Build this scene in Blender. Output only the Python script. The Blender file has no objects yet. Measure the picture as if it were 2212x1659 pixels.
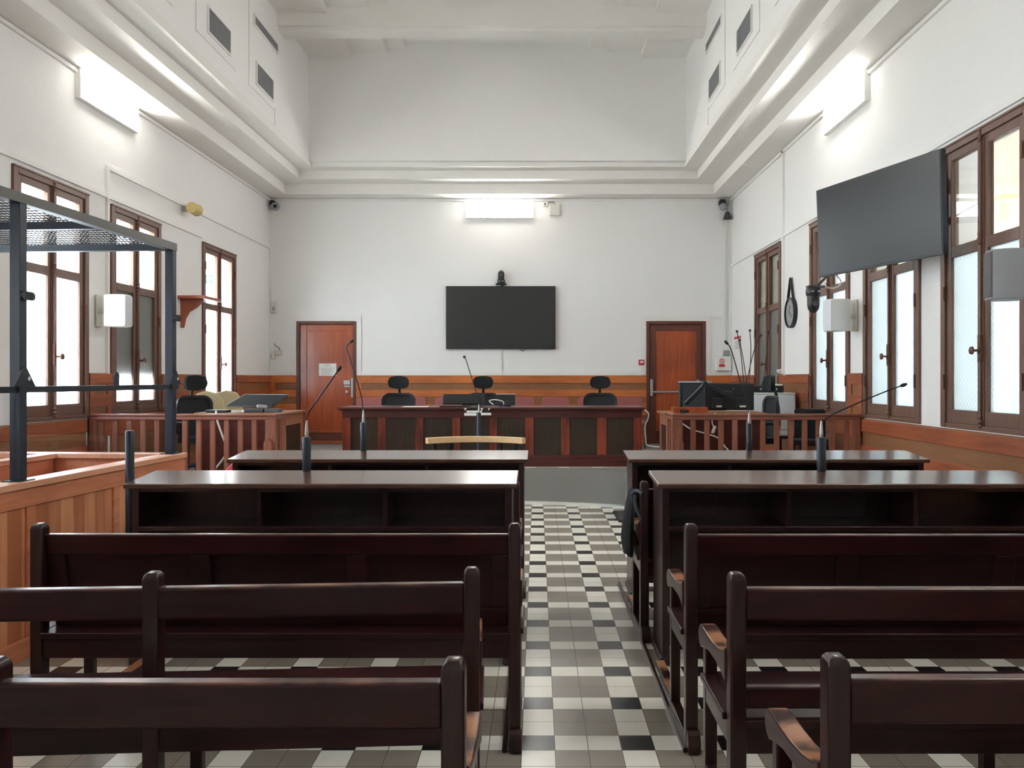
import bpy, math, random
from mathutils import Matrix, Vector

C = bpy.context.scene.collection
SC = bpy.context.scene
PI = math.pi
random.seed(7)

# ------------------------------------------------------------------ camera, sky, exposure
cam_d = bpy.data.cameras.new('camera')
cam = bpy.data.objects.new('camera', cam_d); C.objects.link(cam)
cam.location = (0, 0, 1.6); cam.rotation_euler = (PI/2, 0, 0)
cam_d.sensor_width = 36; cam_d.lens = 1737/2212*36
cam_d.shift_x = -54/2212; cam_d.shift_y = -10.5/2212
cam_d.clip_start = 0.05; cam_d.clip_end = 200
SC.camera = cam

world = bpy.data.worlds.new('sky'); SC.world = world; world.use_nodes = True
wn = world.node_tree.nodes; wn['Background'].inputs[0].default_value = (0.88, 0.95, 1.0, 1)
wn['Background'].inputs[1].default_value = 4.2

SC.view_settings.view_transform = 'Standard'; SC.view_settings.look = 'None'
SC.view_settings.gamma = 1; SC.view_settings.use_curve_mapping = False
SC.view_settings.exposure = 2.68
SC.cycles.use_denoising = True
SC.cycles.max_bounces = 14; SC.cycles.diffuse_bounces = 7; SC.cycles.glossy_bounces = 4
SC.cycles.transparent_max_bounces = 16; SC.cycles.sample_clamp_indirect = 6
LAMP = 9.5

# ------------------------------------------------------------------ materials
def lin(c):
    return tuple(((v/255)/12.92 if v/255 <= .04045 else ((v/255+.055)/1.055)**2.4) for v in c) + (1,)

def base(name):
    m = bpy.data.materials.new(name); m.use_nodes = True
    nt = m.node_tree; b = nt.nodes['Principled BSDF']
    return m, nt, b

def plain(name, rgb, rough=.5, metal=0, spec=.5, bump=0, bscale=60, coat=0, var=0):
    m, nt, b = base(name)
    b.inputs['Base Color'].default_value = lin(rgb)
    b.inputs['Roughness'].default_value = rough
    b.inputs['Metallic'].default_value = metal
    b.inputs['Specular IOR Level'].default_value = spec
    b.inputs['Coat Weight'].default_value = coat
    tc = nt.nodes.new('ShaderNodeTexCoord')
    n = nt.nodes.new('ShaderNodeTexNoise'); n.inputs['Scale'].default_value = bscale; n.inputs['Detail'].default_value = 3
    nt.links.new(tc.outputs['Object'], n.inputs['Vector'])
    if bump:
        bp = nt.nodes.new('ShaderNodeBump'); bp.inputs['Strength'].default_value = bump; bp.inputs['Distance'].default_value = .01
        nt.links.new(n.outputs[0], bp.inputs['Height']); nt.links.new(bp.outputs[0], b.inputs['Normal'])
    mx = nt.nodes.new('ShaderNodeMixRGB'); v = var or .04
    c = lin(rgb)
    mx.inputs[1].default_value = tuple(x*(1-v) for x in c[:3]) + (1,)
    mx.inputs[2].default_value = tuple(min(1, x*(1+v)) for x in c[:3]) + (1,)
    nt.links.new(n.outputs[0], mx.inputs[0]); nt.links.new(mx.outputs[0], b.inputs['Base Color'])
    return m

def wood(name, dark, light, rough=.35, axis='X', scale=1.0, coat=0.0, bump=.08, contrast=1.0, spec=.5, boards=None):
    m, nt, b = base(name); L = nt.links
    tc = nt.nodes.new('ShaderNodeTexCoord'); mp = nt.nodes.new('ShaderNodeMapping')
    s = {'X': (1.2, 14, 14), 'Y': (14, 1.2, 14), 'Z': (14, 14, 1.2)}[axis]
    mp.inputs['Scale'].default_value = tuple(v*scale for v in s)
    L.new(tc.outputs['Object'], mp.inputs['Vector'])
    n1 = nt.nodes.new('ShaderNodeTexNoise'); n1.inputs['Scale'].default_value = 1.6; n1.inputs['Detail'].default_value = 6; n1.inputs['Distortion'].default_value = 1.1
    L.new(mp.outputs[0], n1.inputs['Vector'])
    n2 = nt.nodes.new('ShaderNodeTexNoise'); n2.inputs['Scale'].default_value = 1.1; n2.inputs['Detail'].default_value = 2
    L.new(tc.outputs['Object'], n2.inputs['Vector'])
    ad = nt.nodes.new('ShaderNodeMath'); ad.operation = 'ADD'
    L.new(n1.outputs[0], ad.inputs[0]); L.new(n2.outputs[0], ad.inputs[1])
    last = ad
    if boards:   # boards of different tone side by side
        ax, w = boards
        sp = nt.nodes.new('ShaderNodeSeparateXYZ'); L.new(tc.outputs['Object'], sp.inputs[0])
        dv = nt.nodes.new('ShaderNodeMath'); dv.operation = 'DIVIDE'; L.new(sp.outputs[ax], dv.inputs[0]); dv.inputs[1].default_value = w
        fl = nt.nodes.new('ShaderNodeMath'); fl.operation = 'FLOOR'; L.new(dv.outputs[0], fl.inputs[0])
        wh = nt.nodes.new('ShaderNodeTexWhiteNoise'); wh.noise_dimensions = '1D'; L.new(fl.outputs[0], wh.inputs['W'])
        ml = nt.nodes.new('ShaderNodeMath'); ml.operation = 'MULTIPLY_ADD'; L.new(wh.outputs[0], ml.inputs[0]); ml.inputs[1].default_value = .7
        L.new(ad.outputs[0], ml.inputs[2])
        sb = nt.nodes.new('ShaderNodeMath'); sb.operation = 'SUBTRACT'; L.new(ml.outputs[0], sb.inputs[0]); sb.inputs[1].default_value = .35
        last = sb
    mr = nt.nodes.new('ShaderNodeMapRange'); mr.inputs[1].default_value = 1-.32/contrast; mr.inputs[2].default_value = 1+.32/contrast
    L.new(last.outputs[0], mr.inputs[0])
    mx = nt.nodes.new('ShaderNodeMixRGB'); mx.inputs[1].default_value = lin(dark); mx.inputs[2].default_value = lin(light)
    L.new(mr.outputs[0], mx.inputs[0]); L.new(mx.outputs[0], b.inputs['Base Color'])
    b.inputs['Roughness'].default_value = rough; b.inputs['Coat Weight'].default_value = coat; b.inputs['Coat Roughness'].default_value = .12
    b.inputs['Specular IOR Level'].default_value = spec
    bp = nt.nodes.new('ShaderNodeBump'); bp.inputs['Strength'].default_value = bump; bp.inputs['Distance'].default_value = .004
    L.new(n1.outputs[0], bp.inputs['Height']); L.new(bp.outputs[0], b.inputs['Normal'])
    return m

def emit(name, rgb, s):
    m = bpy.data.materials.new(name); m.use_nodes = True; nt = m.node_tree
    nt.nodes.remove(nt.nodes['Principled BSDF'])
    e = nt.nodes.new('ShaderNodeEmission'); e.inputs[0].default_value = lin(rgb); e.inputs[1].default_value = s
    nt.links.new(e.outputs[0], nt.nodes['Material Output'].inputs[0]); return m

def pane_mat(name, frosted, tint, rib=0, tr=.9):
    m = bpy.data.materials.new(name); m.use_nodes = True; nt = m.node_tree; L = nt.links
    nt.nodes.remove(nt.nodes['Principled BSDF'])
    t = nt.nodes.new('ShaderNodeBsdfTransparent'); t.inputs[0].default_value = tint
    g = nt.nodes.new('ShaderNodeBsdfGlossy'); g.inputs['Roughness'].default_value = .02 if not frosted else .25
    g.inputs[0].default_value = (1, 1, 1, 1)
    src = t
    if frosted:
        d = nt.nodes.new('ShaderNodeBsdfTranslucent'); d.inputs[0].default_value = tint
        mx = nt.nodes.new('ShaderNodeMixShader'); mx.inputs[0].default_value = frosted
        L.new(t.outputs[0], mx.inputs[1]); L.new(d.outputs[0], mx.inputs[2]); src = mx
        # pressed pattern of little crosses
        tc = nt.nodes.new('ShaderNodeTexCoord')
        def wave(ang):
            mp = nt.nodes.new('ShaderNodeMapping'); mp.inputs['Rotation'].default_value = (0, ang, 0); L.new(tc.outputs['Object'], mp.inputs[0])
            w = nt.nodes.new('ShaderNodeTexWave'); w.inputs['Scale'].default_value = 9; w.bands_direction = 'X'; w.inputs['Distortion'].default_value = 0
            L.new(mp.outputs[0], w.inputs[0]); return w
        a, c = wave(PI/4), wave(-PI/4)
        mu = nt.nodes.new('ShaderNodeMath'); mu.operation = 'MULTIPLY'; L.new(a.outputs[1], mu.inputs[0]); L.new(c.outputs[1], mu.inputs[1])
        mc = nt.nodes.new('ShaderNodeMixRGB'); mc.inputs[1].default_value = tuple(v*.84 for v in tint[:3])+(1,); mc.inputs[2].default_value = tint
        L.new(mu.outputs[0], mc.inputs[0]); L.new(mc.outputs[0], d.inputs[0]); L.new(mc.outputs[0], t.inputs[0])
    lw = nt.nodes.new('ShaderNodeLayerWeight'); lw.inputs[0].default_value = .5
    pw = nt.nodes.new('ShaderNodeMath'); pw.operation = 'POWER'; pw.inputs[1].default_value = 5; L.new(lw.outputs['Facing'], pw.inputs[0])
    fm = nt.nodes.new('ShaderNodeMath'); fm.operation = 'MULTIPLY_ADD'; fm.inputs[1].default_value = .45; fm.inputs[2].default_value = .03; L.new(pw.outputs[0], fm.inputs[0])
    o = nt.nodes.new('ShaderNodeMixShader'); L.new(fm.outputs[0], o.inputs[0])
    L.new(src.outputs[0], o.inputs[1]); L.new(g.outputs[0], o.inputs[2])
    L.new(o.outputs[0], nt.nodes['Material Output'].inputs[0]); return m

def tile_floor():
    m, nt, b = base('cement_tiles'); L = nt.links; N = nt.nodes
    tc = N.new('ShaderNodeTexCoord'); sp = N.new('ShaderNodeSeparateXYZ'); L.new(tc.outputs['Object'], sp.inputs[0])
    T = .1441
    def mth(op, a, b_=None, c=None):
        n = N.new('ShaderNodeMath'); n.operation = op
        for i, v in enumerate((a, b_, c)):
            if v is None: continue
            if isinstance(v, (int, float)): n.inputs[i].default_value = v
            else: L.new(v, n.inputs[i])
        return n.outputs[0]
    def axis(o, off):
        u = mth('DIVIDE', mth('ADD', o, off), T); f = mth('FLOOR', u)
        md = mth('FLOORED_MODULO', f, 3.0) if False else mth('SUBTRACT', f, mth('MULTIPLY', mth('FLOOR', mth('DIVIDE', f, 3.0)), 3.0))
        is0 = mth('LESS_THAN', md, .5)
        fr = mth('SUBTRACT', u, f)
        edge = mth('MINIMUM', fr, mth('SUBTRACT', 1.0, fr))
        return f, is0, edge
    fx, cx, ex = axis(sp.outputs[0], .0661 + T*30)
    fy, cy, ey = axis(sp.outputs[1], -3.466 + T*60)
    both = mth('MULTIPLY', cx, cy); one = mth('SUBTRACT', mth('MAXIMUM', cx, cy), both)
    cb = N.new('ShaderNodeCombineXYZ'); L.new(fx, cb.inputs[0]); L.new(fy, cb.inputs[1])
    wh = N.new('ShaderNodeTexWhiteNoise'); wh.noise_dimensions = '2D'; L.new(cb.outputs[0], wh.inputs['Vector'])
    no = N.new('ShaderNodeTexNoise'); no.inputs['Scale'].default_value = 3; no.inputs['Detail'].default_value = 2; L.new(tc.outputs['Object'], no.inputs[0])
    m1 = N.new('ShaderNodeMixRGB'); m1.inputs[1].default_value = lin((150, 142, 131)); m1.inputs[2].default_value = lin((249, 246, 234)); L.new(one, m1.inputs[0])
    m2 = N.new('ShaderNodeMixRGB'); m2.inputs[2].default_value = lin((42, 42, 44)); L.new(m1.outputs[0], m2.inputs[1]); L.new(both, m2.inputs[0])
    br = mth('ADD', mth('MULTIPLY', wh.outputs[0], .10), mth('ADD', mth('MULTIPLY', no.outputs[0], .12), .88))
    br = mth('ADD', mth('MULTIPLY', wh.outputs[0], .10), .94)
    hs = N.new('ShaderNodeHueSaturation'); L.new(m2.outputs[0], hs.inputs['Color']); L.new(br, hs.inputs['Value'])
    gr = mth('LESS_THAN', mth('MINIMUM', ex, ey), .011)
    m3 = N.new('ShaderNodeMixRGB'); L.new(hs.outputs[0], m3.inputs[1]); m3.inputs[2].default_value = lin((104, 92, 74)); L.new(gr, m3.inputs[0])
    L.new(m3.outputs[0], b.inputs['Base Color'])
    b.inputs['Roughness'].default_value = .24
    bp = N.new('ShaderNodeBump'); bp.inputs['Strength'].default_value = .25; bp.inputs['Distance'].default_value = .003; bp.invert = True
    L.new(gr, bp.inputs['Height']); L.new(bp.outputs[0], b.inputs['Normal'])
    return m

def worn_or_highlit_wood(name, axis, col, lo, hi):  # paler upward faces: real wear on armrests, painted highlight on rails
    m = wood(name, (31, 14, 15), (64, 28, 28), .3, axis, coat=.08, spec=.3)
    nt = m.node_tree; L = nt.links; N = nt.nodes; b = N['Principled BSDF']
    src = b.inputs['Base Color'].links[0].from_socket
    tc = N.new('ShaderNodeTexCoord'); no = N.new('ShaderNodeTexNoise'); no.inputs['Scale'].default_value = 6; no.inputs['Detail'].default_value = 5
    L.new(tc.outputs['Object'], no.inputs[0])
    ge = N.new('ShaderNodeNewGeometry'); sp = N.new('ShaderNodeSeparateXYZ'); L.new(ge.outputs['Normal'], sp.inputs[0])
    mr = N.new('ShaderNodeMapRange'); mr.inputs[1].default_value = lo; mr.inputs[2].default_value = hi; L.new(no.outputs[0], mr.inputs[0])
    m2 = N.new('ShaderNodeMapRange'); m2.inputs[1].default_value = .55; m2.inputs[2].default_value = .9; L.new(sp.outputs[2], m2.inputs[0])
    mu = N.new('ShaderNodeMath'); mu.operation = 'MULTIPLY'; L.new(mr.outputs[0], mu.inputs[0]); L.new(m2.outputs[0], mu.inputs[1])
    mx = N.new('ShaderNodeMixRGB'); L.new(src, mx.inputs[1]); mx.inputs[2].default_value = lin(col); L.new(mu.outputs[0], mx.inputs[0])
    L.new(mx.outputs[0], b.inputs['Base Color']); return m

M = {}
M['wall'] = plain('wall_paint', (234, 233, 232), .85, bump=.12, bscale=45, spec=.2)
M['ceil'] = plain('ceiling_paint', (231, 229, 225), .9, bump=.08, bscale=30, spec=.2)
M['white'] = plain('white_enamel', (228, 228, 224), .4)
M['offwhite'] = plain('offwhite_plastic', (214, 212, 202), .45)
M['trunk'] = plain('trunking_plastic', (230, 229, 226), .55)
M['pew'] = wood('dark_pew_wood', (30, 15, 16), (58, 28, 29), .3, 'X', coat=.05, spec=.28)
M['pewz'] = wood('dark_pew_post', (29, 14, 14), (60, 28, 26), .28, 'Z', coat=.1, spec=.35)
M['worn'] = worn_or_highlit_wood('worn_pew_wood', 'Y', (164, 112, 80), .40, .53)
M['rail'] = worn_or_highlit_wood('worn_highlit_rail_wood', 'X', (108, 72, 60), .46, .62)  # paler tops paint the ceiling highlight in, along with light wear
M['deskwood'] = wood('dark_desk_wood', (30, 17, 18), (58, 31, 30), .3, 'Z', coat=.1)
M['desktop'] = wood('desk_top_wood', (66, 40, 30), (104, 70, 54), .27, 'X', coat=.55, bump=.05)
M['orange'] = wood('cedar_wood', (176, 104, 66), (222, 150, 108), .5, 'Z', boards=('Y', .115), scale=.7)
M['cedarx'] = wood('cedar_rail', (186, 108, 72), (216, 142, 104), .42, 'Y')
M['cap'] = wood('cedar_cap', (206, 140, 106), (232, 172, 138), .4, 'Y')
M['board'] = wood('wainscot_board', (128, 66, 42), (178, 98, 60), .42, 'Y', scale=.8)
M['boardx'] = wood('wainscot_board_lit', (160, 84, 42), (210, 122, 60), .42, 'X', scale=.8)  # same boards in brighter colour, for the stronger light on the back wall
M['tan'] = wood('wainscot_panel', (126, 84, 52), (148, 100, 64), .5, 'Y', scale=.6)
M['door'] = wood('varnished_door_wood', (128, 52, 24), (190, 92, 42), .28, 'Z', scale=.8, coat=.3, contrast=.9)
M['doorf'] = wood('door_frame_wood', (84, 40, 30), (112, 58, 42), .4, 'Z')
M['winf'] = wood('window_frame_paint', (96, 70, 58), (120, 88, 74), .45, 'Z', scale=.5, contrast=.8)
M['balu'] = wood('balustrade_wood', (122, 72, 56), (164, 106, 84), .4, 'Z')
M['balux'] = wood('balustrade_rail_wood', (126, 72, 58), (160, 102, 84), .36, 'X')
M['bench'] = wood('tribune_wood', (66, 26, 22), (146, 68, 46), .3, 'Z', contrast=1.3, coat=.2)
M['benchx'] = wood('tribune_rail_wood', (64, 26, 24), (92, 42, 36), .3, 'X', coat=.2)
M['benchp'] = wood('tribune_panel_wood', (40, 30, 22), (64, 50, 40), .3, 'Z', coat=.2)
M['beech'] = wood('beech_wood', (206, 166, 122), (232, 196, 152), .45, 'X')
M['shelf'] = wood('shelf_wood', (136, 66, 44), (166, 88, 60), .4, 'Z')
M['steel'] = plain('blue_black_steel', (36, 44, 56), .4, spec=.5)
M['steel2'] = plain('bare_steel_strip', (92, 90, 86), .42, metal=.3)
M['black'] = plain('black_plastic', (26, 27, 30), .45)
M['blackmesh'] = plain('black_chair_mesh', (40, 42, 48), .8, bump=.5, bscale=400)
M['fabric'] = plain('black_fabric', (24, 26, 30), .9, bump=.3, bscale=200)
M['strap'] = plain('grey_webbing', (72, 76, 86), .8)
M['screen'] = plain('screen_panel', (42, 42, 42), .36, spec=.5)
M['screen2'] = plain('side_screen_panel', (30, 32, 34), .3, spec=.35)
M['grey'] = plain('grey_vinyl', (133, 131, 128), .6)
M['greyp'] = plain('grey_plastic', (150, 152, 156), .5)
M['dgrey'] = plain('dark_grey', (70, 72, 76), .5)
M['pink'] = plain('pink_upholstery', (158, 92, 90), .75)
M['cream'] = plain('cream_leather', (204, 188, 148), .55)
M['creamy'] = plain('cream_plaster', (246, 232, 200), .9)
M['paper'] = plain('paper', (240, 238, 232), .8)
M['ink'] = plain('grey_ink', (120, 120, 122), .8)
M['red'] = plain('signal_red', (184, 34, 44), .45)
M['green'] = plain('exit_green', (10, 74, 50), .5)
M['metal'] = plain('brushed_metal', (190, 190, 186), .3, metal=.8)
M['brass'] = plain('brown_metal', (104, 68, 54), .4, metal=.3)
M['yellow'] = plain('aged_yellow_plastic', (202, 180, 120), .5)
M['grille'] = plain('grille_dark', (70, 66, 60), .7)
M['mat'] = plain('dark_rubber', (52, 50, 50), .7)
M['concrete'] = plain('pale_concrete', (214, 210, 200), .9)
M['purple'] = plain('violet_plastic', (96, 80, 190), .4)
M['shut'] = plain('shutter_slats', (176, 168, 150), .7)
M['tube'] = plain('satin_black_tube', (38, 44, 52), .3, metal=.4)
M['floor'] = tile_floor()
M['lamp'] = emit('led_panel', (255, 253, 247), LAMP)
M['glass'] = pane_mat('clear_glass', 0, (.96, .98, .97, 1))
M['perspex'] = pane_mat('clear_perspex', 0, (.93, .95, .98, 1))
M['frost'] = pane_mat('patterned_glass', .55, (.93, .97, 1.0, 1))
M['frost_dimmed'] = pane_mat('dimmed_patterned_glass', .55, (.44, .48, .51, 1))  # density invented: pane colour darkened so the daylight behind does not burn out
M['glass_dimmed'] = pane_mat('dimmed_clear_glass', 0, (.46, .47, .48, 1))  # tint added only to dim the bright gallery seen through it

# ------------------------------------------------------------------ mesh building
MW = {}   # world matrix of every thing, so that parts can be given in world coordinates

class MB:
    def __init__(s): s.v = []; s.f = []; s.mi = []; s.cur = 0
    def add(s, vs, fs):
        o = len(s.v); s.v += [tuple(v) for v in vs]; s.f += [tuple(i+o for i in f) for f in fs]; s.mi += [s.cur]*len(fs); return s
    def box(s, x0, x1, y0, y1, z0, z1):
        x0, x1 = sorted((x0, x1)); y0, y1 = sorted((y0, y1)); z0, z1 = sorted((z0, z1))
        return s.add([(x0,y0,z0),(x1,y0,z0),(x1,y1,z0),(x0,y1,z0),(x0,y0,z1),(x1,y0,z1),(x1,y1,z1),(x0,y1,z1)],
              [(0,3,2,1),(4,5,6,7),(0,1,5,4),(1,2,6,5),(2,3,7,6),(3,0,4,7)])
    def obox(s, c, size, rot=(0,0,0)):
        m = Matrix.Translation(c) @ Matrix.Rotation(rot[2],4,'Z') @ Matrix.Rotation(rot[1],4,'Y') @ Matrix.Rotation(rot[0],4,'X')
        a, b, d = [v/2 for v in size]; t = MB().box(-a,a,-b,b,-d,d)
        return s.add([m @ Vector(v) for v in t.v], t.f)
    def merge(s, o, m=Matrix.Identity(4)):
        return s.add([m @ Vector(v) for v in o.v], o.f)
    def prism(s, pts, axis, a, b):
        """polygon pts in the plane perpendicular to axis, from a to b. axis X: pts=(y,z); Y: (x,z); Z: (x,y)"""
        def P(p, t): return {'X': (t,p[0],p[1]), 'Y': (p[0],t,p[1]), 'Z': (p[0],p[1],t)}[axis]
        n = len(pts); ar = sum(pts[i][0]*pts[(i+1)%n][1]-pts[(i+1)%n][0]*pts[i][1] for i in range(n))
        if (ar < 0) != (axis == 'Y'): pts = pts[::-1]
        a, b = sorted((a, b))
        vs = [P(p,a) for p in pts] + [P(p,b) for p in pts]
        return s.add(vs, [tuple(reversed(range(n))), tuple(range(n,2*n))] + [(i,(i+1)%n,n+(i+1)%n,n+i) for i in range(n)])
    def tube(s, pts, r, n=10, cap=True):
        pts = [Vector(p) for p in pts]; k = len(pts); rs = r if isinstance(r,(list,tuple)) else [r]*k
        vs = []; ref = None
        for i, p in enumerate(pts):
            t = (pts[min(i+1,k-1)] - pts[max(i-1,0)]).normalized()
            if ref is None: ref = Vector((0,0,1)) if abs(t.z) < .9 else Vector((1,0,0))
            a = t.cross(ref).normalized(); b = a.cross(t).normalized(); ref = b
            for j in range(n):
                q = 2*PI*j/n; vs.append(p + (a*math.cos(q)+b*math.sin(q))*rs[i])
        fs = [(i*n+j, i*n+(j+1)%n, (i+1)*n+(j+1)%n, (i+1)*n+j) for i in range(k-1) for j in range(n)]
        if cap: fs += [tuple(reversed(range(n))), tuple(range((k-1)*n, k*n))]
        return s.add(vs, [tuple(reversed(f)) for f in fs])
    def lathe(s, prof, c=(0,0,0), axis='Z', n=20):
        """prof: list of (r, h) along the axis from c"""
        vs = []; c = Vector(c)
        for r, h in prof:
            for j in range(n):
                q = 2*PI*j/n; u, w = r*math.cos(q), r*math.sin(q)
                vs.append(c + Vector({'Z': (u,w,h), 'Y': (w,h,u), 'X': (h,u,w)}[axis]))
        k = len(prof)
        fs = [(i*n+j, i*n+(j+1)%n, (i+1)*n+(j+1)%n, (i+1)*n+j) for i in range(k-1) for j in range(n)]
        fs += [tuple(reversed(range(n))), tuple(range((k-1)*n, k*n))]
        return s.add(vs, fs)
    def sphere(s, c, r, n=14, sq=(1,1,1)):
        vs = []; m = n//2
        for i in range(m+1):
            t = PI*i/m
            for j in range(n):
                q = 2*PI*j/n; vs.append((c[0]+r*sq[0]*math.sin(t)*math.cos(q), c[1]+r*sq[1]*math.sin(t)*math.sin(q), c[2]+r*sq[2]*math.cos(t)))
        return s.add(vs, [(i*n+j, (i+1)*n+j, (i+1)*n+(j+1)%n, i*n+(j+1)%n) for i in range(m) for j in range(n)])
    def build(s, name, mat, parent=None, bevel=0, smooth=False, world=True, seg=2, label=None):
        vs = s.v
        if parent is not None and world:
            inv = MW[parent.name].inverted(); vs = [tuple(inv @ Vector(v)) for v in vs]
        me = bpy.data.meshes.new(name); me.from_pydata(vs, [], s.f); me.validate()
        me.materials.append(M[mat] if isinstance(mat, str) else mat); me.update()
        if smooth: me.shade_smooth(); 
        o = bpy.data.objects.new(name, me); C.objects.link(o)
        if parent is not None: o.parent = parent; MW[o.name] = MW[parent.name].copy()
        else: MW[o.name] = Matrix.Identity(4)
        if smooth:
            try: me.set_sharp_from_angle(angle=math.radians(38))
            except Exception: pass
        if bevel:
            b = o.modifiers.new('bevel', 'BEVEL'); b.width = bevel; b.segments = seg; b.limit_method = 'ANGLE'; b.angle_limit = math.radians(50)
            if not smooth:
                me.shade_smooth()
                try: me.set_sharp_from_angle(angle=math.radians(30))
                except Exception: pass
                b.harden_normals = True
        if label: o['label'] = label
        return o

def thing(name, label, cat, loc=(0,0,0), rotz=0, group=None):
    o = bpy.data.objects.new(name, None); C.objects.link(o); o.empty_display_size = .1
    o.location = loc; o.rotation_euler = (0,0,rotz)
    MW[o.name] = Matrix.Translation(loc) @ Matrix.Rotation(rotz,4,'Z')
    tag(o, label, cat, group); return o
def tag(o, label, cat, group=None):
    o['label'] = label; o['category'] = cat
    if group: o['group'] = group
    return o
def struct(name, mb, mat, bevel=0, smooth=False):
    o = mb.build(name, mat, None, bevel, smooth); o['kind'] = 'structure'; return o
def dup(root, loc, rotz, label, group=None):
    kids = list(root.children); r = root.copy(); C.objects.link(r); r.location = loc; r.rotation_euler = (0,0,rotz)
    r['label'] = label
    if group: r['group'] = group
    for ch in kids:
        c = ch.copy(); C.objects.link(c); c.parent = r
        for g in list(ch.children):
            d = g.copy(); C.objects.link(d); d.parent = c
    MW[r.name] = Matrix.Translation(loc) @ Matrix.Rotation(rotz,4,'Z')
    return r
def rrect(w, h, r, n=5, cx=0, cy=0):
    pts = []
    for (sx, sy, a0) in ((1,1,0),(-1,1,PI/2),(-1,-1,PI),(1,-1,1.5*PI)):
        for i in range(n+1):
            a = a0 + PI/2*i/n; pts.append((cx+sx*(w/2-r)+r*math.cos(a), cy+sy*(h/2-r)+r*math.sin(a)))
    return pts
def bez(pts, n=8):
    """Catmull-Rom through the points"""
    P = [Vector(p) for p in pts]; out = []
    for i in range(len(P)-1):
        a = P[max(i-1,0)]; b = P[i]; c = P[i+1]; d = P[min(i+2,len(P)-1)]
        for k in range(n):
            t = k/n; out.append(.5*((2*b)+(c-a)*t+(2*a-5*b+4*c-d)*t*t+(3*b-a-3*c+d)*t**3))
    out.append(P[-1]); return out

# ------------------------------------------------------------------ room shell
XL, XR, YB, YN, H = -4.72, 3.43, 14.2, -1.6, 4.78     # left wall, right wall, back wall, wall behind, soffit height
TH = .34
ZS, ZT = 1.20, 3.54                                   # window sill and head
DA = .45                                              # height of the raised court floor
struct('floor', MB().box(XL-TH, XR+TH, YN-TH, YB+TH, -.12, 0), 'floor')

LW = [(7.217, 8.435), (8.883, 10.06), (11.32, 12.57), (4.9, 6.12), (1.6, 2.82)]  # last two unseen, added nearer the camera for their daylight
RW = [(5.572, 6.793), (7.178, 8.415), (8.80, 10.07), (11.28, 12.62), (3.2, 4.42), (.4, 1.62)]  # last two unseen as well, added to let in more daylight
def side_wall(name, x0, x1, wins):
    m = MB(); y = YN-TH
    for a, b in sorted(wins):
        m.box(x0, x1, y, a, 0, 6.9); m.box(x0, x1, a, b, 0, ZS); m.box(x0, x1, a, b, ZT, 6.9); y = b
    m.box(x0, x1, y, YB+TH, 0, 6.9)
    return struct(name, m, 'wall')
side_wall('wall_left', XL-TH, XL, LW)
side_wall('wall_right', XR, XR+TH, RW)
DL = (-4.24, -3.19); DR = (1.93, 2.975); DT = 2.62    # door openings in the back wall
m = MB(); m.box(XL, DL[0], YB, YB+TH, 0, H+.1).box(DL[1], DR[0], YB, YB+TH, 0, H+.1).box(DR[1], XR, YB, YB+TH, 0, H+.1)
m.box(DL[0], DL[1], YB, YB+TH, DT, H+.1).box(DR[0], DR[1], YB, YB+TH, DT, H+.1)
m.box(XL, XR, YB, YB+TH, H+.1, 6.9)
for d_ in (DL, DR): m.box(d_[0], d_[1], YB+.12, YB+TH, 0, DT)  # infill added behind the doors to stop outside light at the gaps
struct('wall_back', m, 'wall')
struct('wall_near', MB().box(XL, XR, YN-TH, YN, 0, 6.9), 'wall')

# stepped cornice running round the room (soffit and fascia steps), then the lantern walls and the ceiling
m = MB()
steps = [(0, .39, H, 4.952), (.39, .74, 4.952, 5.09), (.74, 1.0, 5.09, 5.16)]
for a, b, z, zt in steps:
    # soffit slabs, each as four bars
    top = zt
    m.box(XL, XL+b, YN, YB, z, top); m.box(XR-b, XR, YN, YB, z, top)
    m.box(XL+b, XR-b, YB-b, YB, z, top); m.box(XL+b, XR-b, YN, YN+b, z, top)
# build as nested rings: lowest ring widest at bottom
m = MB()
def ring(d0, d1, z0, z1):
    m.box(XL+d0, XL+d1, YN+d0, YB-d0, z0, z1); m.box(XR-d1, XR-d0, YN+d0, YB-d0, z0, z1)
    m.box(XL+d1, XR-d1, YB-d1, YB-d0, z0, z1); m.box(XL+d1, XR-d1, YN+d0, YN+d1, z0, z1)
ring(0, .39, H, 4.952+.06); ring(.39, .74, 4.952, 5.09+.06); ring(.74, 1.0, 5.09, 5.2)
struct('trim_1', m, 'ceil')
m = MB()
LXL, LXR, LYB, LYN = XL+1.0, XR-1.0, YB-1.1, YN+1.0
m.box(LXL-.12, LXL, LYN-.12, LYB+.12, 5.2, 7.4); m.box(LXR, LXR+.12, LYN-.12, LYB+.12, 5.2, 7.4)
m.box(LXL, LXR, LYB, LYB+.12, 5.16, 7.4); m.box(LXL, LXR, LYN-.12, LYN, 5.2, 7.4)
struct('wall_lantern', m, 'wall')
# ceiling in stepped bays rising to the middle, with cross beams
m = MB(); cx = -.65
hw = [(1.50, 7.06), (1.79, 6.99), (2.35, 6.92), (3.2, 6.84)]
prev = 0
for w, z in hw:
    for sgn in (-1, 1):
        m.box(cx+sgn*prev, cx+sgn*w, LYN, LYB, z, z+.5)
    prev = w
struct('ceiling', m, 'ceil')
m = MB()
for y in (11.5, 8.3, 5.1, 1.9):
    m.box(LXL, LXR, y, y+.36, 6.66, 7.2); m.box(LXL, LXR, y+.05, y+.31, 6.60, 6.66)
struct('trim_2', m, 'ceil')
struct('ceiling_roof', MB().box(XL-.4, XR+.4, YN-.4, YB+.4, 7.4, 7.6), 'ceil')

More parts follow.
